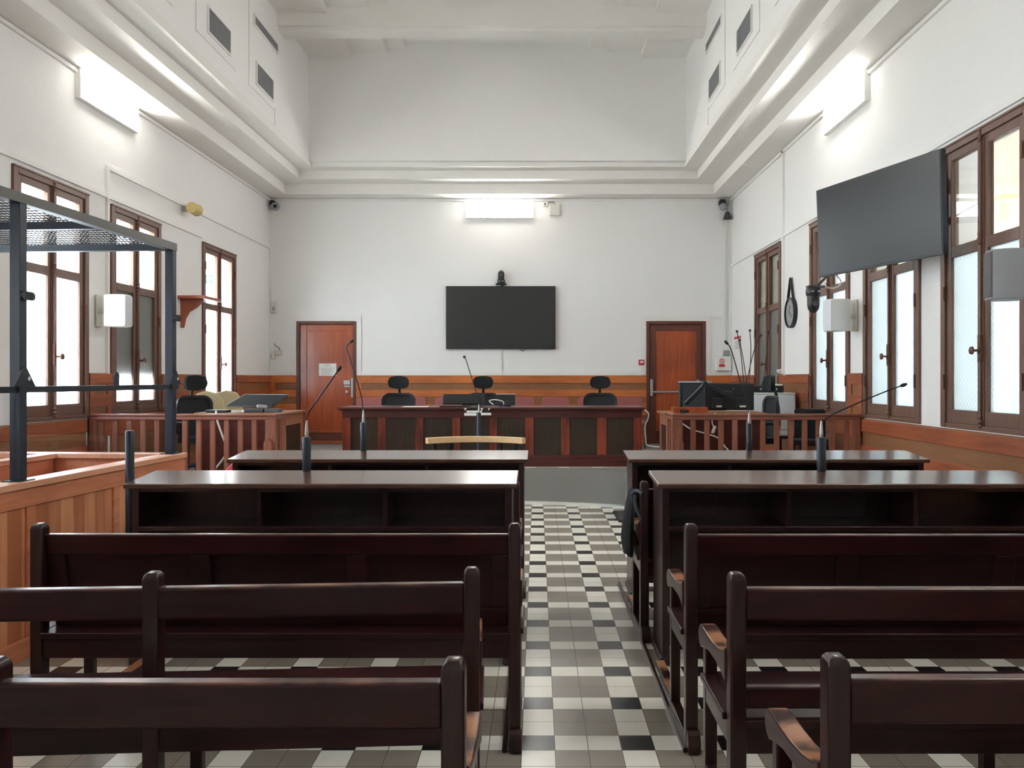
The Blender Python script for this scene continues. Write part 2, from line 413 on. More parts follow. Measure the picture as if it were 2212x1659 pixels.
# duct casing joints and vents on the lantern walls
m = MB()
for X, s in ((LXL, 1), (LXR, -1)):
    t = .012*s
    for y0, y1 in ((10.37, 11.4), (8.76, 9.92), (7.1, 8.2)):
        m.box(X, X+t, y0, y1, 5.40, 5.412); m.box(X, X+t, y0-.006, y0+.006, 5.40, 6.8)
    m.box(X, X+t, 11.39, 11.405, 5.2, 5.45)
struct('trim_3', m, 'trunk')

def vent(X, s, y0, y1, z0, z1, label, n, group):
    t = thing('wall_vent', label, 'air vent', (X, (y0+y1)/2, z0), 0, group)
    m = MB(); w = .022
    m.box(X, X+.02*s, y0-w, y1+w, z0-w, z0); m.box(X, X+.02*s, y0-w, y1+w, z1, z1+w)
    m.box(X, X+.02*s, y0-w, y0, z0, z1); m.box(X, X+.02*s, y1, y1+w, z0, z1); m.build('frame', 'trunk', t)
    MB().box(X, X+.004*s, y0, y1, z0, z1).build('backing', 'grille', t)
    m = MB()
    for i in range(n): 
        y = y0+(y1-y0)*(i+.5)/n; m.box(X+.004*s, X+.016*s, y-.0055, y+.0055, z0, z1)
    m.build('slats', 'greyp', t)
G = 'air vents high on the lantern walls'
for X, s, side in ((LXL, 1, 'left'), (LXR, -1, 'right')):
    vent(X, s, 9.08, 9.72, 5.53, 5.80, f'square dark louvred air vent on the {side} upper wall, nearer of the two', 22, G)
    vent(X, s, 10.65, 11.3, 5.52, 5.79, f'square dark louvred air vent on the {side} upper wall, farther of the two', 22, G)
    vent(X, s, 10.57, 11.5, 6.27, 6.38, f'long narrow slot vent near the top of the {side} upper wall', 34, G)

# raised court floor with its curved front
out = [(XL, 8.40), (-2.70, 8.40), (-2.68, 8.9), (-2.6, 9.4), (-2.38, 9.85), (-2.0, 10.18), (-1.5, 10.36), (-.9, 10.42), (-.27, 10.39), (.3, 10.3), (.8, 10.16), (1.1, 10.03), (1.25, 9.8), (1.34, 9.4), (1.37, 8.9), (1.38, 8.40), (XR, 8.40), (XR, YB), (XL, YB)]
o = MB().prism(out, 'Z', 0, DA).build('trim_4', 'grey'); o['kind'] = 'structure'
m = MB()
fr = [p for p in out[1:16]]
for a, b in zip(fr, fr[1:]):
    dx, dy = b[0]-a[0], b[1]-a[1]; l = math.hypot(dx, dy); nx, ny = dy/l, -dx/l
    m.prism([a, b, (b[0]+nx*.09, b[1]+ny*.09), (a[0]+nx*.09, a[1]+ny*.09)], 'Z', 0, .03)
struct('trim_5', m, 'white')
m = MB()
for x in (-1.5, -1.06, -.62, -.18, .26, .70):
    m.box(x+.02, x+.16, 10.44, 10.49, DA, DA+.006)
m.box(-2.3, 1.2, 10.49, 10.50, DA, DA+.004)
o = m.build('trim_6', 'paper'); o['kind'] = 'structure'

# wainscot: panelled backing with boards on it
def wain(name, ax, w, d, y0, y1, bands, z0, zt, mat='board', stiles=()):
    """ax 'Y': wall x=w running y0..y1; ax 'X': wall y=w running x y0..y1. d = direction into the room"""
    def bx(m, a, b, z, zz, t):
        if ax == 'Y': m.box(w, w+d*t, a, b, z, zz)
        else: m.box(a, b, w, w+d*t, z, zz)
        return m
    o = bx(MB(), y0, y1, z0, zt, .02).build(name, 'tan'); o['kind'] = 'structure'
    m = MB()
    for z, zz in bands: bx(m, y0, y1, z, zz, .036)
    for sx in stiles: bx(m, sx-.05, sx+.05, z0, zt-.02, .032)
    m.build('board', mat, o, bevel=.004)
    return o
lowb = [(1.05, 1.18), (.78, .91), (.5, .63), (0, .16)]
hib = [(1.55, 1.66), (1.31, 1.43), (.98, 1.19), (.45, .62)]
k = 10
wain('trim_10', 'Y', XL, 1, YN, 8.38, lowb, 0, 1.19)
wain('trim_11', 'Y', XR, -1, YN, 8.42, lowb, 0, 1.19)
def high_side(X, d, wins, k):
    y = 8.44
    segs = []
    for a, b in sorted(w for w in wins if w[1] > 8.4):
        if a > y: segs.append((y, a))
        y = b
    segs.append((y, YB))
    for a, b in segs:
        if b-a > .05:
            wain(f'trim_{k}', 'Y', X, d, a, b, hib[:2], 1.2, 1.665, stiles=(a+.05, b-.05)); k += 1
    wain(f'trim_{k}', 'Y', X, d, 8.44, YB, [(.98, 1.19), (.45, .6)], DA, 1.2); k += 1
    return k
k = high_side(XL, 1, LW, 12)
k = high_side(XR, -1, RW, k)
for a, b in ((XL, DL[0]), (DL[1], DR[0]), (DR[1], XR)):
    wain(f'trim_{k}', 'X', YB, -1, a, b, [(1.53, 1.66), (1.29, 1.41), (.96, 1.16), (DA, .6)], DA, 1.665, 'boardx',
         stiles=[a+.05+i*(b-a-.1)/max(1, round((b-a)/.75)) for i in range(1)]); k += 1
# pale dado rail above, door casings, cable trunking: structure trims in white
m = MB()
for a, b in ((XL, DL[0]-.09), (DL[1]+.09, DR[0]-.09), (DR[1]+.02, XR)):
    m.box(a, b, YB-.03, YB, 1.665, 1.735)
for (a, b) in (DL, DR):
    m.box(a-.09, a-.005, YB-.02, YB, 1.70, DT+.07); m.box(b+.005, b+.09, YB-.02, YB, 1.70, DT+.07); m.box(a-.09, b+.09, YB-.02, YB, DT+.0701, DT+.10); m.box(a-.0049, b+.0049, YB-.02, YB, DT+.005, DT+.07)
m.box(-.66, -.62, YB-.025, YB, 1.735, 2.15)
struct('trim_30', m, 'trunk')
def trunking(n, segs):
    m = MB()
    for s in segs: m.box(*s)
    return struct(f'trim_{n}', m, 'trunk')
trunking(31, [(XL, XL+.03, YN, YB, H-.045, H-.005), (XR-.03, XR, YN, YB, H-.045, H-.005), (XL, XR, YB-.03, YB, H-.04, H-.005)])
trunking(32, [(XL, XL+.025, 8.82, YB, 3.90, 3.945), (XL, XL+.03, 8.79, 8.83, .45, 3.945), (XL, XL+.025, YB-.05, YB, 1.735, 3.9)])
trunking(33, [(XL, XL+.025, YN, 11.3, 3.585, 3.63)])
trunking(34, [(XR-.025, XR, YN, YB, 3.575, 3.62), (XR-.03, XR, 11.13, 11.19, 1.67, H), (XR-.04, XR, YB-.05, YB, 1.67, H), (XR-.16, XR-.1, YB-.03, YB, 1.735, 4.4), (DR[1]+.1, XR-.1, YB-.025, YB, 2.69, 2.72)])

# ------------------------------------------------------------------ windows
def window(n, side, a, b, shutter=None, dark_lower=False):
    w = b-a
    if side == 'L': loc, rot = (XL, a, ZS), PI/2
    else: loc, rot = (XR, b, ZS), -PI/2
    o = bpy.data.objects.new(f'window_{n}', None); C.objects.link(o); o.location = loc; o.rotation_euler = (0,0,rot); o['kind'] = 'structure'
    MW[o.name] = Matrix.Translation(loc) @ Matrix.Rotation(rot,4,'Z')
    h = ZT-ZS
    def B(m, name, mat, par=o, **k): return m.build(name, mat, par, world=False, **k)
    m = MB(); m.box(0, .07, -.025, .10, 0, h).box(w-.07, w, -.025, .10, 0, h).box(.07, w-.07, -.025, .10, h-.07, h).box(.07, w-.07, -.02, .10, 0, .04)
    m.box(-.0, w, -.035, .0, h-.02, h)
    B(m, 'window_frame', 'winf', bevel=.006)
    mid = w/2
    for i, (x0, x1) in enumerate(((.07, mid), (mid, w-.07))):
        st = .072
        m = MB(); y0, y1 = -.005, .045
        m.box(x0, x0+st, y0, y1, .04, h-.07).box(x1-st, x1, y0, y1, .04, h-.07)
        m.box(x0+st, x1-st, y0, y1, .04, .15).box(x0+st, x1-st, y0, y1, 1.40, 1.49).box(x0+st, x1-st, y0, y1, h-.14, h-.07)
        s = B(m, 'sash', 'winf', bevel=.005)
        B(MB().box(x0+st, x1-st, .018, .022, .15, 1.40), 'pane', 'frost' if side == 'L' or shutter else 'frost_dimmed', s)
        B(MB().box(x0+st, x1-st, .018, .022, 1.49, h-.14), 'pane', 'glass' if side == 'L' or shutter else 'glass_dimmed', s)
        m = MB(); hx = x0-.004 if i == 0 else x1+.004
        for z in (.32, 1.05, 1.95): m.tube([(hx, -.03, z), (hx, -.03, z+.12)], .011, 8)
        B(m, 'hinge', 'brass', s)
    # bolt rod with turned ends on the meeting stile
    m = MB(); m.tube([(mid, -.02, .12), (mid, -.02, h-.1)], .013, 8)
    for z in (.02, 1.43, h-.12, h/2-.62): m.lathe([(.008, 0), (.022, .015), (.014, .03), (.024, .05), (.014, .07), (.022, .09), (.008, .11)], (mid, -.022, z), n=10)
    m.box(mid-.03, mid+.03, -.012, -.003, .0, h-.08)
    B(m, 'bolt_rod', 'winf', smooth=True)
    m = MB(); m.lathe([(.010, 0), (.010, -.05), (.012, -.055), (.032, -.06), (.03, -.072), (.01, -.078)], (mid+.01, -.03, .62), 'Y', 12)
    m.box(mid-.018, mid+.018, -.035, -.01, .53, .74)
    B(m, 'window_handle', 'brass', smooth=True)
    if shutter:
        z0, z1 = shutter; m = MB(); z = z0
        while z < z1-.01: m.box(.07, w-.07, .06, .072, z, z+.042); z += .045
        m.box(.07, w-.07, .073, .08, z0, z1)
        B(m, 'shutter', 'shut')
    return o
for i, (a, b) in enumerate(LW): window(i+1, 'L', a, b, shutter=(.42, 1.47) if i == 1 else None)
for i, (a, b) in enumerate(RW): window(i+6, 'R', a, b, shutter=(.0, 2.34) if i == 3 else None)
# outside: covered gallery on the right, open yard on the left
m = MB(); m.box(XR+TH, 8.6, -3, 17, -.25, -.05); o = struct('floor_gallery', m, 'concrete')
m = MB(); m.box(XR+TH, 8.0, -3, 17, 4.35, 4.55); struct('ceiling_gallery', m, 'creamy')
m = MB(); m.box(7.6, 7.9, -3, 17, 3.55, 4.35)
for y in (-1, 4, 9, 14): m.box(7.6, 7.9, y-.2, y+.2, -.05, 3.55)
m.box(7.6, 7.8, -3, 17, -.05, 1.0)  # unseen parapet, added to cut the daylight reaching the gallery
struct('wall_gallery', m, 'creamy')
struct('wall_skyblock', MB().box(15, 15.5, -25, 45, -.25, 9), plain('pale_blue_skyblock', (206, 222, 240), .9))  # unseen facade added to block sky; dims and blues the right panes
struct('floor_street', MB().box(8.6, 15, -25, 45, -.3, -.25), 'concrete')
struct('floor_yard', MB().box(-30, XL-TH, -20, 40, -.25, -.05), 'concrete')
m = MB().box(-6.05, -5.95, 12.2, 15.5, 4.1, 4.25).box(-6.05, -5.95, 15.3, 15.42, -.05, 4.1)
struct('trim_50', m, 'white')
t = thing('hanging_lamp', 'white wedge lamp hanging outside behind the right foreground window', 'lamp', (6.5, 11.2, 3.85))
MB().prism([(6.42, 3.80), (6.56, 3.80), (6.53, 4.06), (6.45, 4.06)], 'Y', 11.16, 11.24).build('lamp_shade', 'white', t)
MB().box(6.42, 6.8, 11.1, 11.3, 4.1, 4.16).build('bracket', 'creamy', t)
MB().tube([(6.49, 11.2, 4.05), (6.49, 11.2, 4.36)], .008, 6).build('rod', 'white', t)

# ------------------------------------------------------------------ doors in the back wall
def door(n, a, b, left):
    o = bpy.data.objects.new(f'door_{n}', None); C.objects.link(o); o.location = (a, YB, DA); o['kind'] = 'structure'
    MW[o.name] = Matrix.Translation((a, YB, DA))
    f = .055
    m = MB(); m.box(a, a+f, YB-.03, YB+.1, DA, DT).box(b-f, b, YB-.03, YB+.1, DA, DT).box(a+f, b-f, YB-.03, YB+.1, DT-f, DT)
    m.build('door_frame', 'doorf', o, bevel=.006)
    x0, x1, z0, z1 = a+f+.003, b-f-.003, DA+.01, DT-f-.004; y0, y1 = YB+.0, YB+.045
    st = .115
    m = MB(); m.box(x0, x0+st, y0, y1, z0, z1).box(x1-st, x1, y0, y1, z0, z1).box(x0+st, x1-st, y0, y1, z1-.11, z1)
    m.box(x0+st, x1-st, y0, y1, z0, z0+.05).box(x0+st, x1-st, y0, y1, z0+.19, z0+.23)
    lf = m.build('door_leaf', 'doorf' if not left else 'door', o, bevel=.006)
    MB().box(x0+st, x1-st, y0+.015, y1, z0+.23, z1-.11).build('door_panel', 'door', o)
    MB().box(x0+st, x1-st, y0+.015, y1, z0+.05, z0+.19).build('door_panel', 'doorf', o)
    if left:
        m = MB(); m.box(x1-.16, x1-.045, y0-.035, y0, 1.505, 1.58).box(x1-.15, x1-.05, y0-.03, y0, 1.46, 1.49); m.build('lock_case', 'metal', o, bevel=.004)
        m = MB().box(x1-.03, x1+.005, y0-.03, y0, 1.28, 1.62); m.build('lock_plate', 'metal', o, bevel=.003)
        MB().lathe([(.012, 0), (.012, -.03), (.028, -.04), (.024, -.06)], (x1-.1, y0, 1.38), 'Y', 12).build('door_knob', 'metal', o, smooth=True)
        m = MB()
        for z in (.75, 1.45, 2.3): m.tube([(x0-.01, y0-.02, z), (x0-.01, y0-.02, z+.12)], .013, 8)
        m.build('hinge', 'dgrey', o)
    else:
        m = MB().box(x0+.01, x0+.055, y0-.06, y0, 1.30, 1.60).box(x1-.1, x1-.055, y0-.06, y0, 1.34, 1.59); m.build('panic_bar_housing', 'metal', o, bevel=.008)
        MB().tube([(x0+.03, y0-.06, 1.375), (x1-.08, y0-.06, 1.375)], .017, 10).build('panic_bar', 'greyp', o, smooth=True)
        m = MB()
        for z in (.75, 2.3): m.tube([(x1+.01, y0-.02, z), (x1+.01, y0-.02, z+.12)], .013, 8)
        m.build('hinge', 'dgrey', o)
    MB().box(a+f, b-f, YB-.02, YB+.1, DA, DA+.008).build('threshold', 'metal', o)
door(1, DL[0], DL[1], True)
door(2, DR[0], DR[1], False)
t = thing('notice_sheet', 'white printed paper notice pinned on the left wooden door', 'notice', (-3.7, YB, 1.66))
MB().box(-3.853, -3.548, YB+.009, YB+.0145, 1.66, 1.877).build('sheet', 'paper', t)
m = MB()
for i, (a, b) in enumerate(((-3.77, -3.63), (-3.75, -3.65), (-3.82, -3.58), (-3.82, -3.60), (-3.82, -3.64), (-3.82, -3.58), (-3.82, -3.66), (-3.82, -3.6))):
    z = 1.850-i*.022 - (.012 if i > 1 else 0); m.box(a, b, YB+.0075, YB+.009, z-.003, z+.003)
m.build('printed_lines', 'ink', t)

# ------------------------------------------------------------------ LED panels
def led(label, loc, rot):
    t = thing('wall_light', label, 'light', loc, rot, 'rectangular wall lights under the soffit')
    m = MB(); L, hh = 1.2, .30
    m.box(-L/2, L/2, 0, .045, 0, .012).box(-L/2, L/2, 0, .045, hh-.012, hh).box(-L/2, -L/2+.012, 0, .045, .012, hh-.012).box(L/2-.012, L/2, 0, .045, .012, hh-.012)
    m.box(-L/2, L/2, .045, .06, 0, hh)
    m.build('housing', 'white', t, world=False)
    MB().box(-L/2+.012, L/2-.012, .002, .044, .012, hh-.012).build('diffuser', 'lamp', t, world=False)
    MB().tube([(-L/2, .04, hh-.03), (-L/2-.03, .03, hh-.05), (-L/2-.045, .03, hh-.02), (-L/2-.045, .05, hh-.0)], .006, 6).build('cable', 'offwhite', t, world=False, smooth=True)
    return t
led('glowing rectangular panel light high on the left wall', (XL+.06, 8.81, 4.475), PI/2)
led('glowing rectangular panel light high on the right wall', (XR-.06, 8.87, 4.465), -PI/2)
led('added fill light panel on the left wall beside the camera, outside the picture', (XL+.06, 3.6, 4.475), PI/2)  # unseen panel, added to brighten the upper walls and ceiling
led('added fill light panel on the right wall beside the camera, outside the picture', (XR-.06, 3.6, 4.465), -PI/2)  # its unseen twin, added for the same extra light
led('glowing rectangular panel light centred above the wall television', (-.66, YB-.06, 4.43), 0)

# ------------------------------------------------------------------ pews
def make_pew(label, L, panel, loc, rotz=0):
    t = thing('wooden_pew', label, 'bench', loc, rotz, 'dark wooden pews')
    B = lambda m, n, mat, **k: m.build(n, mat, t, world=False, **k)
    xs = [0, L/2-.0265, L-.053] if not panel else [0, L-.053]
    def post(x):
        m = MB(); w, d, H_ = .053, .062, .973
        lv = [(0, 0), (0, H_-.022), (.003, H_-.010), (.008, H_-.003), (.014, H_)]
        vs = []; 
        for ins, z in lv: vs += [(x+ins, ins, z), (x+w-ins, ins, z), (x+w-ins, d-ins, z), (x+ins, d-ins, z)]
        fs = [(3,2,1,0)]
        for i in range(len(lv)-1):
            for j in range(4): a = i*4+j; b = i*4+(j+1)%4; fs.append((a, b, b+4, a+4))
        fs.append(tuple(len(vs)-4+j for j in range(4)))
        return m.add(vs, fs)
    for x in xs: B(post(x), 'post', 'pewz', bevel=.007)
    for x in xs: B(MB().box(x+.004, x+.049, .405, .45, 0, .49 if x not in (0, xs[-1]) else .62), 'leg', 'pewz', bevel=.006)
    if panel:
        # slanting framed back: leaves the top of the posts and meets the seat ahead of them
        def sl(z): return .022+(.925-z)/.42*.085
        def slab(x0, x1, z0, z1, off, th):
            m = MB(); a, b = sl(z0)+off, sl(z1)+off
            return [(x0,a,z0),(x1,a,z0),(x1,a+th,z0),(x0,a+th,z0),(x0,b,z1),(x1,b,z1),(x1,b+th,z1),(x0,b+th,z1)]
        F = [(0,3,2,1),(4,5,6,7),(0,1,5,4),(1,2,6,5),(2,3,7,6),(3,0,4,7)]
        m = MB(); x0, x1 = .05, L-.05
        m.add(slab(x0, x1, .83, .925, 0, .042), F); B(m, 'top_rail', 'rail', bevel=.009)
        m = MB(); m.add(slab(x0, x1, .505, .585, 0, .03), F)
        for c in (.08, L/3+.01, 2*L/3-.01, L-.08): m.add(slab(c-.045, c+.045, .585, .83, 0, .038), F)
        B(m, 'panel_frame', 'pew', bevel=.004)
        B(MB().add(slab(x0+.02, x1-.02, .58, .835, .02, .01), F), 'back_panel', 'pew')
    else:
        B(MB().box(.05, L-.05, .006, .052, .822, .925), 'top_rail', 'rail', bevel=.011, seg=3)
        B(MB().box(.05, L-.05, .03, .066, .527, .600), 'low_rail', 'rail', bevel=.009)
    m = MB().box(.045, L-.045, -.004, .44, .478, .505).box(-.012, .045, .066, .43, .478, .505).box(L-.045, L+.012, .066, .43, .478, .505)
    B(m, 'seat', 'pew', bevel=.006)
    B(MB().box(.05, L-.05, .01, .034, .392, .478), 'seat_apron', 'pew', bevel=.003)
    B(MB().box(.05, L-.05, .41, .434, .40, .478), 'front_apron', 'pew', bevel=.003)
    prof = [(.055, .722), (.10, .700), (.17, .684), (.25, .676), (.34, .674), (.42, .678), (.465, .674), (.487, .655), (.49, .625), (.475, .60), (.45, .59), (.40, .606), (.32, .622), (.2, .625), (.12, .618), (.055, .60)]
    for x in (-.006, L-.056):
        B(MB().prism(prof, 'X', x, x+.062), 'armrest', 'worn', bevel=.007)
        m = MB().box(x+.012, x+.05, .055, .41, .40, .478); B(m, 'side_rail', 'pewz', bevel=.004)
        m = MB()
        if panel:
            m.box(x+.008, x+.056, .06, .46, 0, .05)
            q = [(.06, 0), (-.035, 0), (-.048, .012), (-.048, .05), (-.036, .08), (-.018, .094), (.0, .094), (.0, .05), (.06, .05)]
            m.prism([(y, z) for y, z in q], 'X', x+.008, x+.062)
            B(m, 'runner', 'pewz', bevel=.005)
        else:
            B(MB().box(x+.012, x+.05, .055, .41, .12, .17), 'stretcher', 'pewz', bevel=.004)
    return t
P3 = make_pew('panelled dark pew right of the aisle, just before the nearer right bar desk', 2.12, True, (.641, 3.46, 0))
dup(P3, (-2.191, 3.47, 0), 0, 'panelled dark pew left of the aisle, just before the nearer left bar desk')
dup(P3, (.632, 4.91, 0), 0, 'pew between the two right bar desks with a black bag hung on its arm')
dup(P3, (-2.225, 4.91, 0), 0, 'pew hidden between the two left bar desks, only its end shows')
P2 = make_pew('open backed dark pew right of the aisle, second row from the camera', 2.12, False, (.621, 2.58, 0))
dup(P2, (.653, 1.80, 0), 0, 'nearest open backed dark pew right of the aisle, with a worn pale armrest')
dup(P2, (-2.305, 2.525, 0), math.radians(3.4), 'open backed dark pew left of the aisle, second row, set slightly askew')
dup(P2, (-2.28, 1.775, 0), 0, 'nearest open backed dark pew left of the aisle')

m = MB()
for y0, y1 in ((3.99, 4.48), (5.44, 5.85)):
    m.box(.66, .71, y0, y1, 0, .035)
m.box(-2.19, -2.13, 3.93, 4.48, 0, .06)
struct('trim_60', m, 'worn', bevel=.004)
m = MB()
for xx in (.625, -.15): m.box(xx, xx+.02, 3.44, 6.25, 0, .022)
struct('trim_61', m, 'pewz', bevel=.004)
# ------------------------------------------------------------------ bar desks
def make_bar(label, loc):
    L = 2.13
    t = thing('bar_desk', label, 'desk', loc, 0, 'dark bar desks with open shelves')
    B = lambda m, n, mat, **k: m.build(n, mat, t, world=False, **k)
    th = .028
    B(MB().add([(-.03,-.035,.990),(L+.03,-.035,.990),(L+.03,.36,1.022),(-.03,.36,1.022),(-.03,-.035,.990+th),(L+.03,-.035,.990+th),(L+.03,.36,1.022+th),(-.03,.36,1.022+th)],
        [(0,3,2,1),(4,5,6,7),(0,1,5,4),(1,2,6,5),(2,3,7,6),(3,0,4,7)]), 'desk_top', 'desktop', bevel=.007, seg=3)
    for x in (0, L-.04):
        m = MB().prism([(0, .012), (.355, .012), (.355, 1.020), (0, .990)], 'X', x, x+.04); B(m, 'side_panel', 'deskwood', bevel=.004)
        B(MB().box(x-.014, x+.054, -.012, .36, 0, .045), 'plinth', 'deskwood', bevel=.01)
    B(MB().box(.04, L-.04, .325, .35, .03, 1.015), 'front_panel', 'deskwood')
    B(MB().box(.04, L-.04, .0, .325, .748, .774), 'shelf', 'deskwood', bevel=.004)
    for x in (L/3, 2*L/3): B(MB().prism([(.004, .774), (.325, .774), (.325, 1.018), (.004, .990)], 'X', x-.012, x+.012), 'divider', 'deskwood', bevel=.003)
    B(MB().box(.04, L-.04, .004, .024, .968, .990), 'front_lip', 'deskwood')
    return t
D1 = make_bar('nearer bar desk right of the aisle with open shelf compartments', (.702, 4.50, 0))
dup(D1, (-2.27, 4.50, 0), 0, 'nearer bar desk left of the aisle with open shelf compartments')
dup(D1, (.695, 5.87, 0), 0, 'farther bar desk right of the aisle, behind the pew with the bag')
dup(D1, (-2.225, 5.87, 0), 0, 'farther bar desk left of the aisle, before the witness bar')

def px(x, y, D):   # a measured point of the photograph at a known distance
    return Vector(((x-1160)*D/1737, D, 1.6-(y-819)*D/1737))

def tube_mic(label, x, D, ztop, z0, r, neck, ad=0):
    t = thing('gooseneck_microphone', label, 'microphone', (x, D, z0), 0, 'gooseneck microphones on black tube stands')
    m = MB().lathe([(r, 0), (r, ztop-z0-.006), (r*.86, ztop-z0)], (x, D, z0), n=20); m.build('tube_stand', 'tube', t, smooth=True)
    pts = [Vector((x, D, ztop-.01))]
    for i, (a, b, dd) in enumerate(neck): pts.append(px(a, b, D+dd))
    q = bez(pts, 6)
    MB().lathe([(.011, 0), (.012, .02), (.006, .085), (.004, .1)], (x, D, ztop), n=12).build('collar', 'metal', t, smooth=True)
    gn = MB().tube(q, .0042, 8).build('gooseneck', 'tube', t, smooth=True)
    d = (q[-1]-q[-3]).normalized(); e = q[-1]
    MB().tube([e-d*.01, e, e+d*.012, e+d*.03], [.006, .0105, .0115, .007], 10).build('capsule', 'black', gn, smooth=True)
    return t
zd = 1.0485
tube_mic('gooseneck microphone on the nearer left desk, bent to the right across the door', -1.388, 4.845, 1.252, zd, .025, [(661, 943-30, 0), (664, 895, .0), (680, 872, -.02), (704, 838, -.05), (722, 812, -.08), (731, 799, -.1)])
tube_mic('gooseneck microphone on the farther left desk, its tip curled to the right', -1.342, 6.215, 1.266, zd, .023, [(784, 900, 0), (781, 860, 0), (767, 810, 0), (752, 762, 0), (749, 748, 0), (758, 739, 0)])
tube_mic('gooseneck microphone on the nearer right desk, bent far to the right', 1.713, 4.845, 1.25, zd, .027, [(1776, 925, 0), (1779, 910, 0), (1800, 895, -.02), (1850, 872, -.05), (1915, 845, -.08), (1948, 833, -.1)])
tube_mic('gooseneck microphone on the farther right desk, leaning to the left', 1.64, 6.215, 1.258, zd, .022, [(1618, 895, 0), (1612, 870, 0), (1598, 820, 0), (1584, 770, 0), (1577, 750, 0), (1571, 742, 0)])

t = thing('floor_pole', 'bare black tubular pole standing at the left end of the nearer left desk', 'pole', (-2.39, 4.72, 0))
MB().lathe([(.0245, .012), (.0245, 1.29), (.020, 1.298)], (-2.39, 4.72, 0), n=20).build('pole', 'tube', t, smooth=True)
MB().lathe([(.08, 0), (.08, .008), (.03, .012)], (-2.39, 4.72, 0), n=20).build('base_plate', 'tube', t, smooth=True)

# floor microphone before the judges' desk
t = thing('floor_microphone', 'tall black microphone pole standing before the judges desk', 'microphone', (-.672, 9.3, 0))
MB().lathe([(.0245, .012), (.0245, 1.205), (.02, 1.215)], (-.672, 9.3, 0), n=20).build('pole', 'tube', t, smooth=True)
MB().lathe([(.14, 0), (.14, .008), (.03, .014)], (-.672, 9.3, 0), n=24).build('base_plate', 'tube', t, smooth=True)
MB().lathe([(.011, 0), (.012, .02), (.006, .085), (.004, .1)], (-.672, 9.3, 1.215), n=12).build('collar', 'metal', t, smooth=True)
q = bez([(-.672, 9.3, 1.215), px(1034, 872, 9.3), px(1028, 845, 9.3), px(1017, 810, 9.3), px(1006, 776, 9.3), px(1003, 771, 9.3)], 5)
MB().tube(q, .005, 8).build('gooseneck', 'tube', t, smooth=True)
MB().sphere(tuple(q[-1]), .017, 12).build('capsule', 'black', t, smooth=True)

# witness bar
t = thing('witness_bar', 'curved pale wooden witness bar on black steel legs in the aisle', 'rail', (-.62, 8.1, 0))
m = MB(); n = 16; arc = []
for i in range(n+1):
    u = -1+2*i/n; arc.append((-.615+u*.485, 8.24-.22*u*u))
vs = []
for i, (x, y) in enumerate(arc):
    dx, dy = (arc[min(i+1,n)][0]-arc[max(i-1,0)][0], arc[min(i+1,n)][1]-arc[max(i-1,0)][1]); l = math.hypot(dx,dy); nx, ny = -dy/l*.028, dx/l*.028
    vs += [(x-nx,y-ny,.955), (x+nx,y+ny,.955), (x+nx,y+ny,1.015), (x-nx,y-ny,1.015)]
fs = []
for i in range(n):
    for j in range(4): a = i*4+j; b = i*4+(j+1)%4; fs.append((b, a, a+4, b+4))
fs += [(0,1,2,3), (n*4+3,n*4+2,n*4+1,n*4)]
m.add(vs, fs).build('hand_rail', 'beech', t, bevel=.006)
for u in (-.84, -.52, .52, .84):
    x, y = -.615+u*.485, 8.24-.22*u*u
    MB().box(x-.02, x+.02, y-.012, y+.012, .02, .955).build('leg', 'tube', t, bevel=.003)
for u in (-.68, .68):
    x, y = -.615+u*.485, 8.24-.22*u*u
    m = MB().box(x-.13, x+.13, y-.06, y+.04, 0, .012); m.box(x-.1, x+.1, y-.008, y+.008, .012, .06); m.build('foot', 'tube', t, bevel=.003)
MB().box(-1.0, -.2, 8.16, 8.175, .34, .37).build('cross_bar', 'tube', t)
MB().box(-.26, -.17, 8.0, 8.2, .20, .26).build('bracket', 'black', t)

# ------------------------------------------------------------------ judges' desk
JX0, JX1, JY, JT = -2.56, 1.38, 10.58, 1.232
t = thing('judges_desk', 'long dark panelled judges desk on the raised platform', 'desk', (-.6, JY, DA))
MB().box(JX0-.06, JX1+.04, JY-.06, JY+.72, JT-.03, JT).build('desk_top', 'benchx', t, bevel=.006)
m = MB().box(JX0-.03, JX1+.02, JY-.03, JY+.01, JT-.05, JT-.03); m.build('top_moulding', 'benchx', t, bevel=.008)
MB().box(JX0, JX1, JY, JY+.04, JT-.14, JT-.05).build('top_rail', 'benchx', t, bevel=.003)
MB().box(JX0, JX1, JY, JY+.04, DA+.10, DA+.15).build('bottom_rail', 'benchx', t, bevel=.003)
MB().box(JX0-.02, JX1+.02, JY-.03, JY+.03, DA, DA+.10).build('plinth', 'benchx', t, bevel=.006)
pan = [(757,816),(833,897),(914,977),(994,1057),(1073,1134),(1153,1212),(1231,1290),(1310,1369)]
PX = [((a-1160)*JY/1737, (b-1160)*JY/1737) for a, b in pan]
e = [JX0] + [v for p in PX for v in p] + [JX1]
for i in range(0, len(e), 2):
    MB().box(e[i], e[i+1], JY, JY+.04, DA+.15, JT-.14).build('stile', 'bench', t, bevel=.004)
for a, b in PX:
    MB().box(a-.01, b+.01, JY+.018, JY+.032, DA+.14, JT-.13).build('front_panel', 'benchp', t)
for x in (JX0, JX1-.04): MB().box(x, x+.04, JY+.04, JY+.68, DA, JT-.03).build('side_panel', 'benchx', t)

